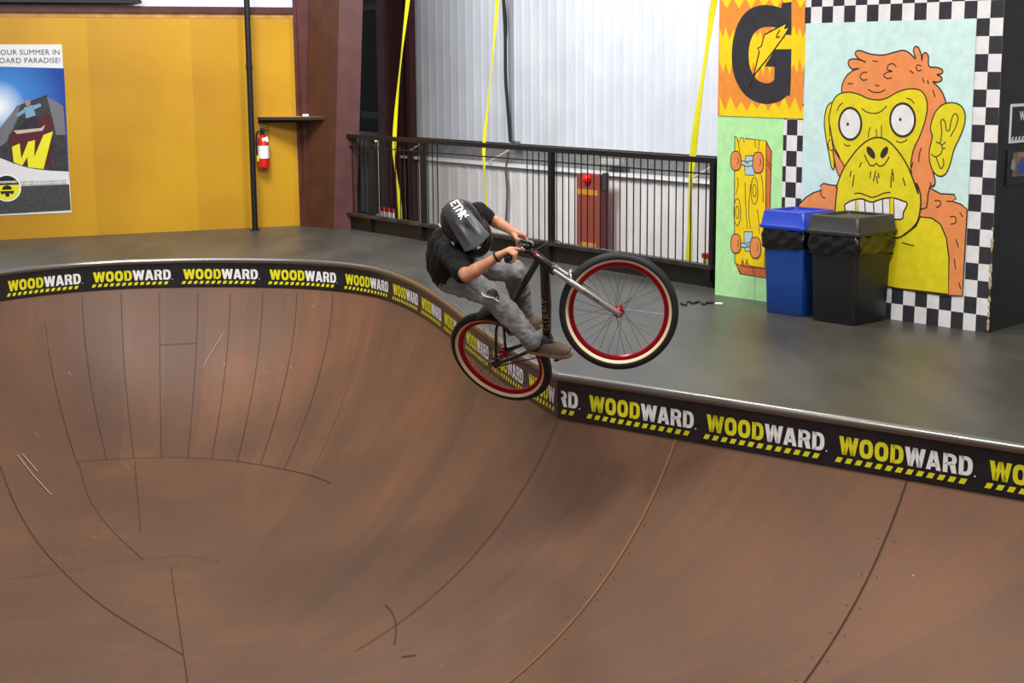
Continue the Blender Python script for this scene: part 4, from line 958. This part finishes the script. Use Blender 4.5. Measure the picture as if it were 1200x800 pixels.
# ------------------------------------------------------------------ bicycle
Rh = at(587, 418, 9.42); Fh = at(725, 364.5, 8.74)
def img(a, b_, c): return cr*a+cu*b_-fw*c
BL = (Fh-Rh).length; F = (Fh-Rh).normalized(); R = img(-.52, -.65, .555).normalized(); R = (R-F*R.dot(F)).normalized(); U = R.cross(F)
S = (F*-.358+U*.934).normalized(); Nf = img(-.15, -.2, .97).normalized(); Nf = (Nf-S*S.dot(Nf)).normalized(); Fs = S.cross(Nf)
def Bk_(f_, u_, r_=0): return Rh+F*f_+U*u_+R*r_
bb = Bk_(.39, -.02); crown = Fh+S*.445-Fs*.03; ht = crown+S*.125; hb = crown+S*.015
bike = thing('dirt_jump_bike', bb, 'black bicycle with silver fork, red rims and cream sidewalls, front wheel in the air', 'bicycle')
def wheel(name, c, ax, x0):
    bm = NB(); prof = []
    R0 = .312; rt = .029                   # tyre section centre radius and radius
    for k in range(25):
        a = 2*math.pi*k/24; rr_ = R0+rt*math.cos(a)
        if math.cos(a) > .72 and k % 2 == 0: rr_ -= .0016
        prof.append((rt*.98*math.sin(a), rr_))
    lathe(bm, c, ax, prof, 96, 0, x0)
    w = obj(name, bm, M_rub, bike, smooth=True, sharp=False)
    bm = NB()
    for sd in (-1, 1):
        pr = []
        for k in range(8):
            a = math.radians(112+ (186-112)*k/7) ; pr.append((sd*(rt*.98+.0012)*math.sin(a), R0+(rt+.0012)*math.cos(a)))
        lathe(bm, c, ax, pr, 96, 0, x0)
    obj('sidewall', bm, M_cream, w, smooth=True)
    bm = NB(); lathe(bm, c, ax, [(-.0135, .289), (-.0135, .276), (-.010, .262), (0, .258), (.010, .262), (.0135, .276), (.0135, .289), (-.0135, .289)], 96, 0, x0); obj('rim', bm, M_red, w, smooth=True)
    bm = NB(); lathe(bm, c, ax, [(-.052, 0), (-.052, .010), (-.040, .012), (-.034, .030), (-.028, .030), (-.024, .017), (.024, .017), (.028, .030), (.034, .030), (.040, .012), (.052, .010), (.052, 0)], 32); obj('hub', bm, M_red, w, smooth=True)
    x = (x0-ax*x0.dot(ax)).normalized(); y = ax.cross(x)
    m_sp = mat('spoke_steel', (60, 60, 64), .3, .8)
    for k in range(32):
        side = 1 if k % 2 else -1; lead = .9 if (k//2) % 2 else -.9
        a = 2*math.pi*k/32; ah = a+lead
        P_ = c+ax*(side*.031)+(x*math.cos(ah)+y*math.sin(ah))*.028; Q_ = c+ax*(side*.003)+(x*math.cos(a)+y*math.sin(a))*.262
        bm = NB(); tube(bm, [P_, Q_], .0011, 5, cap=False); obj('spoke', bm, m_sp, w)
    return w
wheel('rear_wheel', Rh, R, F); fwhl = wheel('front_wheel', Fh, Nf, Fs)
bm = NB(); box(bm, Fh+(Fs*.262+S*.01), Fs*.004, S*.028, Nf*.006); obj('valve_reflector', bm, M_silver, fwhl)
# frame
st_top = Bk_(.265, .27)
bm = NB()
tube(bm, [hb-S*.01, hb+S*.0, ht-S*.005, ht], [.023, .024, .024, .023], 20)
tube(bm, [bb, bb.lerp(hb+S*.035, .5), hb+S*.045], [.024, .030, .027], 18)
tube(bm, [st_top-U*.03, ht-S*.025], [.017, .021], 16)
tube(bm, [bb, st_top], .017, 16)
tube(bm, [bb-R*.04, bb+R*.04], .025, 18)
for sd in (-1, 1):
    tube(bm, cat2([tuple(bb+R*sd*.03-F*.02), tuple(Bk_(.30, -.012, sd*.045)), tuple(Bk_(.15, -.006, sd*.062)), tuple(Bk_(0, 0, sd*.068))], False, 4), .0115, 10)
    tube(bm, cat2([tuple(st_top-U*.04+R*sd*.015), tuple(Bk_(.19, .22, sd*.042)), tuple(Bk_(.10, .12, sd*.058)), tuple(Bk_(0, 0, sd*.068))], False, 4), .009, 10)
    box(bm, Bk_(-.005, 0, sd*.068), F*.028, U*.026, R*.004)
fr = obj('frame', bm, M_bike, bike, smooth=True)
dt = (hb+S*.045-bb); dl = dt.normalized(); tcam = (EYE-bb).normalized(); nrm = (tcam-dl*tcam.dot(dl)).normalized(); ny = dl.cross(nrm) ; ny = ny if ny.dot(cr) < 0 else -ny
bm = text_mesh('GIANT', .064, lambda x, y: bb+dt*.20+dl*x+nrm*(.0312*math.cos((y-.020)/.031))+ny*(.0312*math.sin((y-.020)/.031)), 0, None, .012, track=1.4, cuts=3); obj('brand_lettering', bm, mat('bronze_print', (140, 118, 88), .4), fr, recalc=False)
bm = NB(); lathe(bm, ht, S, [(0, .0), (0, .027), (.012, .027), (.014, .022), (.02, 0)], 24); lathe(bm, hb-S*.012, S, [(0, 0), (0, .026), (.01, .026), (.012, 0)], 24); obj('headset', bm, M_red, bike, smooth=True)
# fork
bm = NB()
crn = crown-S*.005
box(bm, crn, Nf*.062, Fs*.022, S*.019, bev=.008)
obj('fork_crown', bm, M_bike, bike, smooth=True)
bm = NB()
for sd in (-1, 1):
    a = crn+Nf*sd*.056+Fs*.004; e = Fh+Nf*sd*.056
    m_ = a.lerp(e, .28)
    tube(bm, [a, m_], .0145, 16)
    tube(bm, [m_-(e-a).normalized()*.012, m_, e-(e-a)*.05, e], [.0195, .0205, .018, .014], 16)
    box(bm, e, Fs*.016, S*.018, Nf*.006, bev=.003)
tube(bm, [Fh-Nf*.068, Fh+Nf*.068], .0085, 12)
# brake arch
a0 = crn.lerp(Fh, .30)
arch = cat2([tuple(a0+Nf*.056), tuple(a0+Nf*.050+Fs*.030+S*.035), tuple(a0+Fs*.042+S*.050), tuple(a0-Nf*.050+Fs*.030+S*.035), tuple(a0-Nf*.056)], False, 5)
tube(bm, arch, .009, 10)
obj('fork_legs', bm, M_silver, bike, smooth=True)['label'] = 'silver suspension fork legs'
bm = NB(); e = (Fh-crn).normalized(); ctr = crn.lerp(Fh, .6)+Nf*(.056)
text_mesh('DIRT JAM', .026, lambda x, y: ctr-e*.06+e*x+Nf*.0207-(e.cross(Nf))*(y-.009), 0, bm, .02)
obj('fork_decal', bm, mat('fork_ink', (60, 60, 62), .5), bike, recalc=False)
# cockpit
sb = ht+S*.014
bm = NB(); tube(bm, [sb, sb+S*.045], .019, 16); box(bm, sb+S*.045+Fs*.01, Fs*.032, S*.016, Nf*.017, bev=.006); clampp = sb+S*.048+Fs*.03; tube(bm, [clampp-Nf*.028, clampp+Nf*.028], .022, 16); obj('stem', bm, M_bike, bike, smooth=True)
rise = S*.052-Fs*.035
def hbpt(t): return clampp+Nf*t
hp = [hbpt(-.345)+rise-Fs*.04, hbpt(-.2)+rise-Fs*.015, hbpt(-.11)+rise*.85, hbpt(-.06)+rise*.2, hbpt(0), hbpt(.06)+rise*.2, hbpt(.11)+rise*.85, hbpt(.2)+rise-Fs*.015, hbpt(.345)+rise-Fs*.04]
bm = NB(); tube(bm, cat2([tuple(p) for p in hp], False, 6), .0112, 12); hbar = obj('handlebar', bm, M_bike, bike, smooth=True)
GR = {}
for sd in (-1, 1):
    a = hbpt(sd*.345)+rise-Fs*.04; b_ = hbpt(sd*.215)+rise-Fs*.018; GR[sd] = (a, b_)
    bm = NB(); tube(bm, [a, a.lerp(b_, .03), b_.lerp(a, .03), b_], [.018, .0165, .0165, .018], 16); obj('grip', bm, M_rub, bike, smooth=True)
b_ = GR[1][1]; lev = b_+(clampp-b_)*.16
bm = NB(); tube(bm, cat2([tuple(lev+S*.002), tuple(lev+Fs*.035-S*.012), tuple(lev+Fs*.05-S*.02+Nf*.05), tuple(lev+Fs*.052-S*.02+Nf*.10)], False, 5), [.008]*0 or .0065, 10); tube(bm, [lev-Nf*.02, lev+Nf*.02], .017, 14)
obj('brake_lever', bm, M_silver, bike, smooth=True)
bm = NB(); cpt = at(612, 288, 8.72); box(bm, GR[-1][1]+Nf*.05+S*.012, Nf*.02, Fs*.014, S*.008, bev=.004); tube(bm, [GR[-1][1]+Nf*.03-Nf*.015, GR[-1][1]+Nf*.045], .017, 14); obj('bar_clamp', bm, M_silver, bike, smooth=True)
bm = NB(); ca = [lev, at(628, 292, 8.55), at(645, 282, 8.6), at(657, 284, 8.68), at(659, 298, 8.74), at(651, 308, 8.76), at(638, 322, 8.80), bb.lerp(hb, .8)+nrm*.03]
tube(bm, cat2([tuple(p) for p in ca], False, 7), .0028, 6); obj('brake_cable', bm, M_rub, bike, smooth=True)
# cranks, chain, saddle
bm = NB()
ring_c = bb+R*.048
lathe(bm, ring_c, R, [(-.002, .0), (-.002, .060), (0, .063), (.002, .060), (.002, 0)], 50)
obj('chainring', bm, M_bike, bike)
cogc = Rh+R*.046
bm = NB(); lathe(bm, cogc, R, [(-.003, 0), (-.003, .032), (.003, .032), (.003, 0)], 30); obj('rear_cog', bm, M_silver, bike)
bm = NB(); dirc = (ring_c-cogc).normalized(); upc = R.cross(dirc)
chain = []
for k in range(13):
    t = -math.pi/2+math.pi*k/12; chain.append(tuple(ring_c+dirc*.061*math.cos(t)+upc*.061*math.sin(t)))
for k in range(13):
    t = math.pi/2+math.pi*k/12; chain.append(tuple(cogc+dirc*.033*math.cos(t)+upc*.033*math.sin(t)))
tube(bm, chain, .0045, 6, closed=True); obj('chain', bm, mat('chain_red', (96, 20, 34), .4, .5), bike)
cdir = (F*math.cos(math.radians(18))-U*math.sin(math.radians(18))).normalized()
PEDC = {}
for sd in (1, -1):
    p0 = bb+R*sd*.058; p1 = bb+R*sd*.066+cdir*sd*.17
    bm = NB(); tube(bm, [p0, p0.lerp(p1, .5), p1], [.015, .011, .013], 12); obj('crank_arm', bm, M_bike, bike, smooth=True)
    pc = p1+R*sd*.058; PEDC[sd] = pc
    bm = NB(); box(bm, pc, F*.045, R*.045, U*.008, bev=.004); tube(bm, [p1, pc], .007, 10)
    obj('pedal', bm, M_silver if sd < 0 else M_rub, bike)
bm = NB(); tube(bm, [st_top-(st_top-bb).normalized()*.02, st_top+U*.02+F*-.012], .0135, 14); sp0 = st_top+U*.025-F*.015
obj('seatpost', bm, M_bike, bike, smooth=True)
bm = NB(); rows = []
for k in range(9):
    t = k/8; cpos = sp0+F*(-.13+.26*t)+U*(.02+.012*(1-t)**2); w_ = .068*(1-t)**.9+.018
    rows.append([bm.verts.new(cpos+R*w_*math.cos(a)+U*(.016 if math.sin(a) > 0 else .022)*math.sin(a)) for a in (2*math.pi*q/14 for q in range(14))])
for a, b_ in zip(rows, rows[1:]):
    for q in range(14): bm.faces.new((a[q], a[(q+1) % 14], b_[(q+1) % 14], b_[q]))
bm.faces.new(rows[0]); bm.faces.new(rows[-1]); obj('saddle', bm, M_rub, bike, smooth=True)
# ------------------------------------------------------------------ rider
def lk(p, q, t): return V(p).lerp(V(q), t)
pel = at(533, 317, 9.20); rider = thing('rider', pel, 'person in dark full-face helmet, black t-shirt and torn grey jeans, crouching on the bicycle', 'person')
hipR = at(531, 324, 9.12); hipL = at(546, 304, 9.26)
kneR = at(577, 347, 8.82); ankR = at(627, 402, 8.97)
kneL = at(603, 318, 9.02); ankL = at(616, 372, 9.33)
shR = at(528, 297, 8.80); shL = at(560, 251, 9.02); neck = at(543, 272, 8.85); chest = at(531, 288, 8.98); mid = at(526, 305, 9.08)
elR = at(547, 323, 8.54); wrR = at(585, 299.5, 8.47); elL = at(573, 255, 9.22); wrL = at(601, 271, 9.04)
HC_ = at(542, 261, 8.70)
bm = NB()
caps(bm, hipR, .095, hipL, .095); caps(bm, pel, .12, mid, .118); caps(bm, mid, .12, chest, .125); caps(bm, lk(chest, shR, .6), .085, lk(chest, shL, .6), .085)
caps(bm, chest, .11, neck, .06); caps(bm, neck, .056, HC_, .06); caps(bm, HC_, .085, HC_+V((0, 0, .01)), .085)
for hip, kn, an in ((hipR, kneR, ankR), (hipL, kneL, ankL)):
    caps(bm, hip, .080, kn, .052); caps(bm, kn, .052, lk(kn, an, .35), .050); caps(bm, lk(kn, an, .35), .05, an, .034)
def arm(sh, el, wr):
    caps(bm, sh, .050, lk(sh, el, .5), .045); caps(bm, lk(sh, el, .5), .045, el, .037); caps(bm, el, .039, lk(el, wr, .3), .040); caps(bm, lk(el, wr, .3), .040, lk(el, wr, .8), .028); caps(bm, lk(el, wr, .8), .028, wr, .026)
arm(shR, elR, wrR); arm(shL, elL, wrL)
NAILS = []
def hand(sd, wr, point):
    a, b_ = GR[sd]; axis = (b_-a).normalized(); g0 = a.lerp(b_, .52)
    e1 = g0-wr; e1 = (e1-axis*e1.dot(axis)).normalized(); e2 = axis.cross(e1).normalized()
    if e2.dot(cu) < 0: e2 = -e2
    pal = g0-e1*.028+e2*.022
    for k in range(4):
        # index finger is the one nearest the stem
        off = axis*(.033-.021*k); L_ = (1.0, 1.08, 1.0, .84)[k]
        K = g0+off-e1*.004+e2*.036; P1 = g0+off+e1*.033*L_+e2*.022; P2 = g0+off+e1*.031-e2*.010; T = g0+off+e1*.008-e2*.027
        caps(bm, wr+axis*(.018-.012*k)*.8+e2*.004, .0175, K, .0125, 10)
        if point and k == 0:
            P1 = K+e1*.036+axis*.012-e2*.004; P2 = P1+e1*.020+axis*.014-e2*.006; T = P2+e1*.012+axis*.018-e2*.006
        caps(bm, K, .0115, P1, .0098, 10); caps(bm, P1, .0098, P2, .0088, 10); caps(bm, P2, .0088, T, .0078, 10)
    tb = wr+axis*.022-e2*.008+e1*.01; t1_ = g0+axis*.045-e1*.022-e2*.012; t2_ = g0+axis*.042+e1*.002-e2*.030; t3_ = g0+axis*.030+e1*.018-e2*.034
    caps(bm, tb, .016, t1_, .0125, 10); caps(bm, t1_, .0120, t2_, .0105, 10); caps(bm, t2_, .0105, t3_, .0088, 10)
    caps(bm, wr, .022, pal, .017, 10)
hand(1, wrR, True); hand(-1, wrL, False)
blob('body', bm, .0042, M_skin, rider, 3)
# bracelet
bm = NB(); bx = lk(elR, wrR, .93); ax_ = (wrR-elR).normalized(); lathe(bm, bx, ax_, [(-.006, .0285), (-.006, .031), (.006, .031), (.006, .0285)], 24); obj('bracelet', bm, M_black, rider, smooth=True)
# shirt
bm = NB()
caps(bm, lk(hipR, mid, .35), .122, lk(hipL, mid, .35), .122); caps(bm, lk(pel, mid, .2), .142, mid, .140); caps(bm, mid, .142, chest, .146); caps(bm, lk(chest, shR, .65), .098, lk(chest, shL, .65), .098); caps(bm, chest, .125, lk(neck, HC_, .05), .075)
caps(bm, shR, .070, lk(shR, elR, .72), .062); caps(bm, shL, .068, lk(shL, elL, .70), .058)
caps(bm, lk(shR, elR, .5), .062, lk(shR, elR, .72)-V((0, 0, .02)), .058)
blob('t_shirt', bm, .008, M_shirt, rider, 4, (.028, .07))
# jeans
bm = NB(); caps(bm, hipR, .112, hipL, .112); caps(bm, pel, .118, lk(pel, mid, .15), .118)
caps(bm, hipR, .100, lk(hipR, kneR, .6), .082); caps(bm, lk(hipR, kneR, .6), .082, kneR, .068); caps(bm, kneR, .069, lk(kneR, ankR, .4), .068); caps(bm, lk(kneR, ankR, .4), .068, lk(kneR, ankR, .85), .056); caps(bm, lk(kneR, ankR, .85), .062, lk(kneR, ankR, .93), .064)
caps(bm, hipL, .100, lk(hipL, kneL, .6), .084); caps(bm, lk(hipL, kneL, .6), .084, kneL, .070); caps(bm, kneL, .070, lk(kneL, ankL, .4), .066); caps(bm, lk(kneL, ankL, .4), .066, lk(kneL, ankL, .82), .052); caps(bm, lk(kneL, ankL, .82), .056, lk(kneL, ankL, .88), .058)
jeans = blob('jeans', bm, .0075, M_jeans, rider, 4, (.024, .05))
# knee hole patch
kd = (EYE-kneR).normalized(); kc = kneR+kd*.080+cu*.012; kx = img(.80, -.35, 0).normalized(); ky = img(.35, .8, -.35).normalized()
bm = NB(); pts = [(-.040, -.022), (-.030, .012), (-.008, .034), (.018, .030), (.040, .004), (.046, -.018), (.012, -.014), (-.016, -.022)]
def cap_patch(bm, l, c, x, y, nn, h, inset=.35, mi=0):
    outp = [bm.verts.new(c+x*a+y*b_-nn*.010) for a, b_ in l]; inn = [bm.verts.new(c+x*a*inset+y*b_*inset+nn*h) for a, b_ in l]
    for i in range(len(l)): bm.faces.new((outp[i], outp[(i+1) % len(l)], inn[(i+1) % len(l)], inn[i])).material_index = mi
    bm.faces.new(inn).material_index = mi
cap_patch(bm, pts, kc, kx, ky, kd, .008, .6); obj('knee_pad', bm, mat('knee_pad_black', (16, 18, 20), .6), rider)
bm = NB(); fr_ = [kc+kx*a+ky*b_+kd*.006 for a, b_ in ((-.060, -.018), (-.040, -.030), (-.015, -.028), (.012, -.020), (.034, -.024), (.050, -.026))]; tube(bm, cat2([tuple(p) for p in fr_], False, 4), .0042, 6)
for k in range(12): 
    p = fr_[1].lerp(fr_[4], k/11); tube(bm, [p, p+ky*(.012+.01*random.random())+kx*.006*(random.random()-.5)], .0012, 4)
obj('frayed_edge', bm, M_wpaint, jeans, smooth=True)
# shoes
def shoe(an, pc, toe, name='shoe'):
    up_ = U*1.0
    tdir = toe.normalized(); side = tdir.cross(up_).normalized(); up2 = side.cross(tdir).normalized()
    if up2.dot(up_) < 0: up2 = -up2
    tdir = tdir*.92; o0 = pc+up2*.012-tdir*.175                    # heel at sole level
    bm = NB()
    rows = []
    prof = [(0, .028, .075), (.03, .036, .085), (.08, .037, .092), (.13, .040, .075), (.18, .048, .058), (.22, .050, .046), (.26, .040, .036), (.285, .018, .022)]
    for a, w_, h_ in prof:
        rows.append([bm.verts.new(o0+tdir*a+side*w_*math.copysign(abs(math.cos(t))**.7, math.cos(t))+up2*(.02+(h_)*max(0, math.sin(t))**.8 if math.sin(t) > 0 else .02+.004*math.sin(t))) for t in (2*math.pi*k/18 for k in range(18))])
    for a, b_ in zip(rows, rows[1:]):
        for q in range(18): bm.faces.new((a[q], a[(q+1) % 18], b_[(q+1) % 18], b_[q]))
    bm.faces.new(rows[0]); bm.faces.new(rows[-1]); s_ = obj(name, bm, M_shoe, rider, smooth=True)
    bm = NB(); top = []; bo = []
    outl = [(0, .024), (.02, .036), (.08, .038), (.14, .042), (.19, .052), (.23, .053), (.27, .042), (.295, .014)]
    for l in ([(a, w_) for a, w_ in outl]+[(a, -w_) for a, w_ in outl[::-1]],):
        top = [bm.verts.new(o0+tdir*a+side*w_+up2*.022) for a, w_ in l]; bo = [bm.verts.new(o0+tdir*a+side*w_*.97) for a, w_ in l]
    bm.faces.new(top); bm.faces.new(bo[::-1])
    for i in range(len(top)): bm.faces.new((top[i], bo[i], bo[(i+1) % len(top)], top[(i+1) % len(top)]))
    obj('sole', bm, M_sole, s_)
    bm = NB(); caps(bm, an-up2*.0, .048, o0+tdir*.085+up2*.085, .042, 14); caps(bm, o0+tdir*.085+up2*.085, .036, o0+tdir*.155+up2*.068, .026, 14)
    blob('tongue', bm, .007, M_navy, s_, 3, (.012, .03))
    bm = NB()
    for k in range(5):
        c = o0+tdir*(.118+.018*k)+up2*(.108-.011*k); tube(bm, [c-side*.024-up2*.01, c+up2*.004, c+side*.024-up2*.01], .0028, 6)
    obj('lace', bm, M_navy, s_, smooth=True)
    return s_
tdR = img(.88, -.10, .30).normalized()
shoe(ankR, PEDC[1]+U*.004-tdR*.05-cu*.012, tdR); shoe(ankL, PEDC[-1]+U*.004+F*.01, (F*.9+img(.3, 0, 0)).normalized())
# helmet
Fhd = img(.55, -.78, .30).normalized(); Uh = img(-.20, .28, .90).normalized(); Uh = (Uh-Fhd*Uh.dot(Fhd)).normalized(); Rhd = Fhd.cross(Uh)
helmet = None
bm = NB()
def hp_(f_, u_, r_): return HC_+(Fhd*f_+Uh*u_+Rhd*r_)*.94
nu, nv = 40, 26; rows = []
for j in range(nv+1):
    ph = math.pi*j/nv                   # 0 = back pole ... around forward axis
    row = []
    for k in range(nu):
        t = 2*math.pi*k/nu
        f_ = -math.cos(ph)*.150; rad = max(0, math.sin(ph))**.85
        r_ = math.cos(t)*rad*.122; u_ = math.sin(t)*rad*.132
        if u_ > 0:
            u_ += .010*max(0, 1-abs(r_)/.03)*rad; u_ -= .008*math.exp(-((abs(r_)-.055)/.018)**2)*rad
        else: u_ *= 1.12
        row.append(bm.verts.new(hp_(f_, u_, r_)))
    rows.append(row)
for a, b_ in zip(rows, rows[1:]):
    for q in range(nu): bm.faces.new((a[q], a[(q+1) % nu], b_[(q+1) % nu], b_[q]))
bmesh.ops.remove_doubles(bm, verts=bm.verts, dist=1e-5)
helmet = obj('helmet', bm, mat('helmet_shell_dark', (26, 25, 28), .38), rider, smooth=True, sharp=False); helmet['label'] = 'dark full-face helmet with white stickers'
# chin bar
bm = NB(); rows = []
for k in range(17):
    t = math.radians(-100+200*k/16)
    ctr = hp_(.055+.125*math.cos(t), -.100-.018*math.cos(t), .105*math.sin(t)); outd = (Fhd*math.cos(t)*1.0+Rhd*math.sin(t)).normalized()
    rows.append([bm.verts.new(ctr+outd*.020*math.cos(a)+Uh*.042*math.sin(a)) for a in (2*math.pi*q/12 for q in range(12))])
for a, b_ in zip(rows, rows[1:]):
    for q in range(12): bm.faces.new((a[q], a[(q+1) % 12], b_[(q+1) % 12], b_[q]))
bm.faces.new(rows[0]); bm.faces.new(rows[-1]); obj('chin_bar', bm, M_hdark, helmet, smooth=True)
# side band in dark brown-black
bm = NB()
for sd in (-1, 1):
    pr = None
    for k in range(15):
        t = math.radians(-60+150*k/14)
        A_ = hp_(-.10*math.sin(t)*1.0-.01, 0, 0)
        f_ = .145*math.cos(math.radians(20+140*k/14)); rad = math.sqrt(max(.02, 1-(f_/.150)**2))
        lo = hp_(f_, -.075*rad, sd*.1235*rad*.93); hi = hp_(f_, .028*rad, sd*.1245*rad)
        cur = (bm.verts.new(lo), bm.verts.new(hi))
        if pr: bm.faces.new((pr[0], pr[1], cur[1], cur[0]))
        pr = cur
obj('side_panel', bm, mat('helmet_brown', (34, 24, 24), .35), helmet, smooth=True)
# visor: a raised plate that runs from the back of the crown out over the face
def vtop(f_, r_):
    a = (f_+.12)/.345; w_ = .060+.030*a
    base = max(.01, 1-(f_/.150)**2)**.425*.132+.014 if f_ < 0 else .146-.026*(f_/.225)
    q = r_/w_; u_ = base-.024*q*q*(1-.55*max(0, f_/.225))
    if f_ > 0: u_ += .009*math.exp(-((abs(r_)-.036)/.012)**2)*math.sin(math.pi*min(1, f_/.2))-.008*math.exp(-(r_/.014)**2)*math.exp(-((f_-.085)/.035)**2)
    return u_
bm = NB(); T_, B_ = [], []
nf, nr = 20, 20
for i in range(nf+1):
    a = i/nf; rt_, rb_ = [], []
    for j in range(nr+1):
        b_ = j/nr*2-1; f_ = -.12+.345*a-.022*b_*b_*a+(.012*(1-abs(b_)) if i == 0 else 0); r_ = (.060+.030*a)*b_
        u_ = vtop(f_, r_); rt_.append(bm.verts.new(hp_(f_, u_, r_))); rb_.append(bm.verts.new(hp_(f_, u_-.007, r_*.985)))
    T_.append(rt_); B_.append(rb_)
for i in range(nf):
    for j in range(nr):
        bm.faces.new((T_[i][j], T_[i+1][j], T_[i+1][j+1], T_[i][j+1])); bm.faces.new((B_[i][j], B_[i][j+1], B_[i+1][j+1], B_[i+1][j]))
for i in range(nf):
    bm.faces.new((T_[i][0], B_[i][0], B_[i+1][0], T_[i+1][0])); bm.faces.new((T_[i][nr], T_[i+1][nr], B_[i+1][nr], B_[i][nr]))
for j in range(nr): bm.faces.new((T_[0][j], T_[0][j+1], B_[0][j+1], B_[0][j])); bm.faces.new((T_[nf][j], B_[nf][j], B_[nf][j+1], T_[nf][j+1]))
visor = obj('visor', bm, mat('visor_grey', (52, 54, 60), .42), helmet, smooth=True)
bm = NB(); vs = [bm.verts.new(hp_(f_, vtop(f_, r_)+.0015, r_)) for f_, r_ in ((.055, -.006), (.055, .006), (.085, .013), (.112, .008), (.112, -.008), (.085, -.013))]; c_ = bm.verts.new(hp_(.088, vtop(.088, 0)+.002, 0))
for i in range(6): bm.faces.new((vs[i], vs[(i+1) % 6], c_))
obj('visor_vent', bm, M_hdark, visor)
# jagged white sticker lettering on the crown
bm = NB()
def crown_pt(a, b_): return hp_(a, vtop(a, b_)+.0055, b_)
def spoly(l): bm.faces.new([bm.verts.new(crown_pt(a, b_)) for a, b_ in l])
LS = -1
for k in range(4):
    f0 = -.100+.036*k
    q = lambda x, y: (f0+x*.034, LS*(.004+y*.050))
    if k == 0: L_ = [[(0, 0), (.3, 0), (.3, 1), (0, 1)], [(.3, .8), (1, .85), (1, 1), (.3, 1)], [(.3, .4), (.85, .45), (.85, .6), (.3, .58)], [(.3, 0), (1, -.05), (1, .16), (.3, .18)]]
    elif k == 1: L_ = [[(0, .8), (1, .9), (1, 1.1), (0, 1)], [(.32, -.1), (.66, 0), (.66, .85), (.32, .82)]]
    elif k == 2: L_ = [[(0, 0), (.3, 0), (.3, 1), (0, 1)], [(.7, -.05), (1, 0), (1, 1.08), (.7, 1)], [(.3, .8), (.7, .25), (.7, .5), (.3, 1)]]
    else: L_ = [[(0, -.15), (.34, -.05), (.3, 1), (0, 1)], [(.3, .4), (1, .9), (.9, 1.1), (.3, .65)], [(.3, .5), (.95, -.1), (.7, -.15), (.3, .3)], [(.7, .5), (1.1, .55), (1.0, .7), (.7, .62)]]
    for l in L_: spoly([q(*p) for p in l])
obj('white_sticker', bm, M_wpaint, helmet, recalc=False)
bm = NB()
for sx, sy, sz_ in ((-.07, .0, .118), (.06, -.03, .116)):
    c = hp_(sx, sy, sz_*1.02); box(bm, c, Fhd*.012, Uh*.005, Rhd*.004)
obj('small_sticker', bm, M_wpaint, helmet)
print('objects', len(bpy.data.objects))
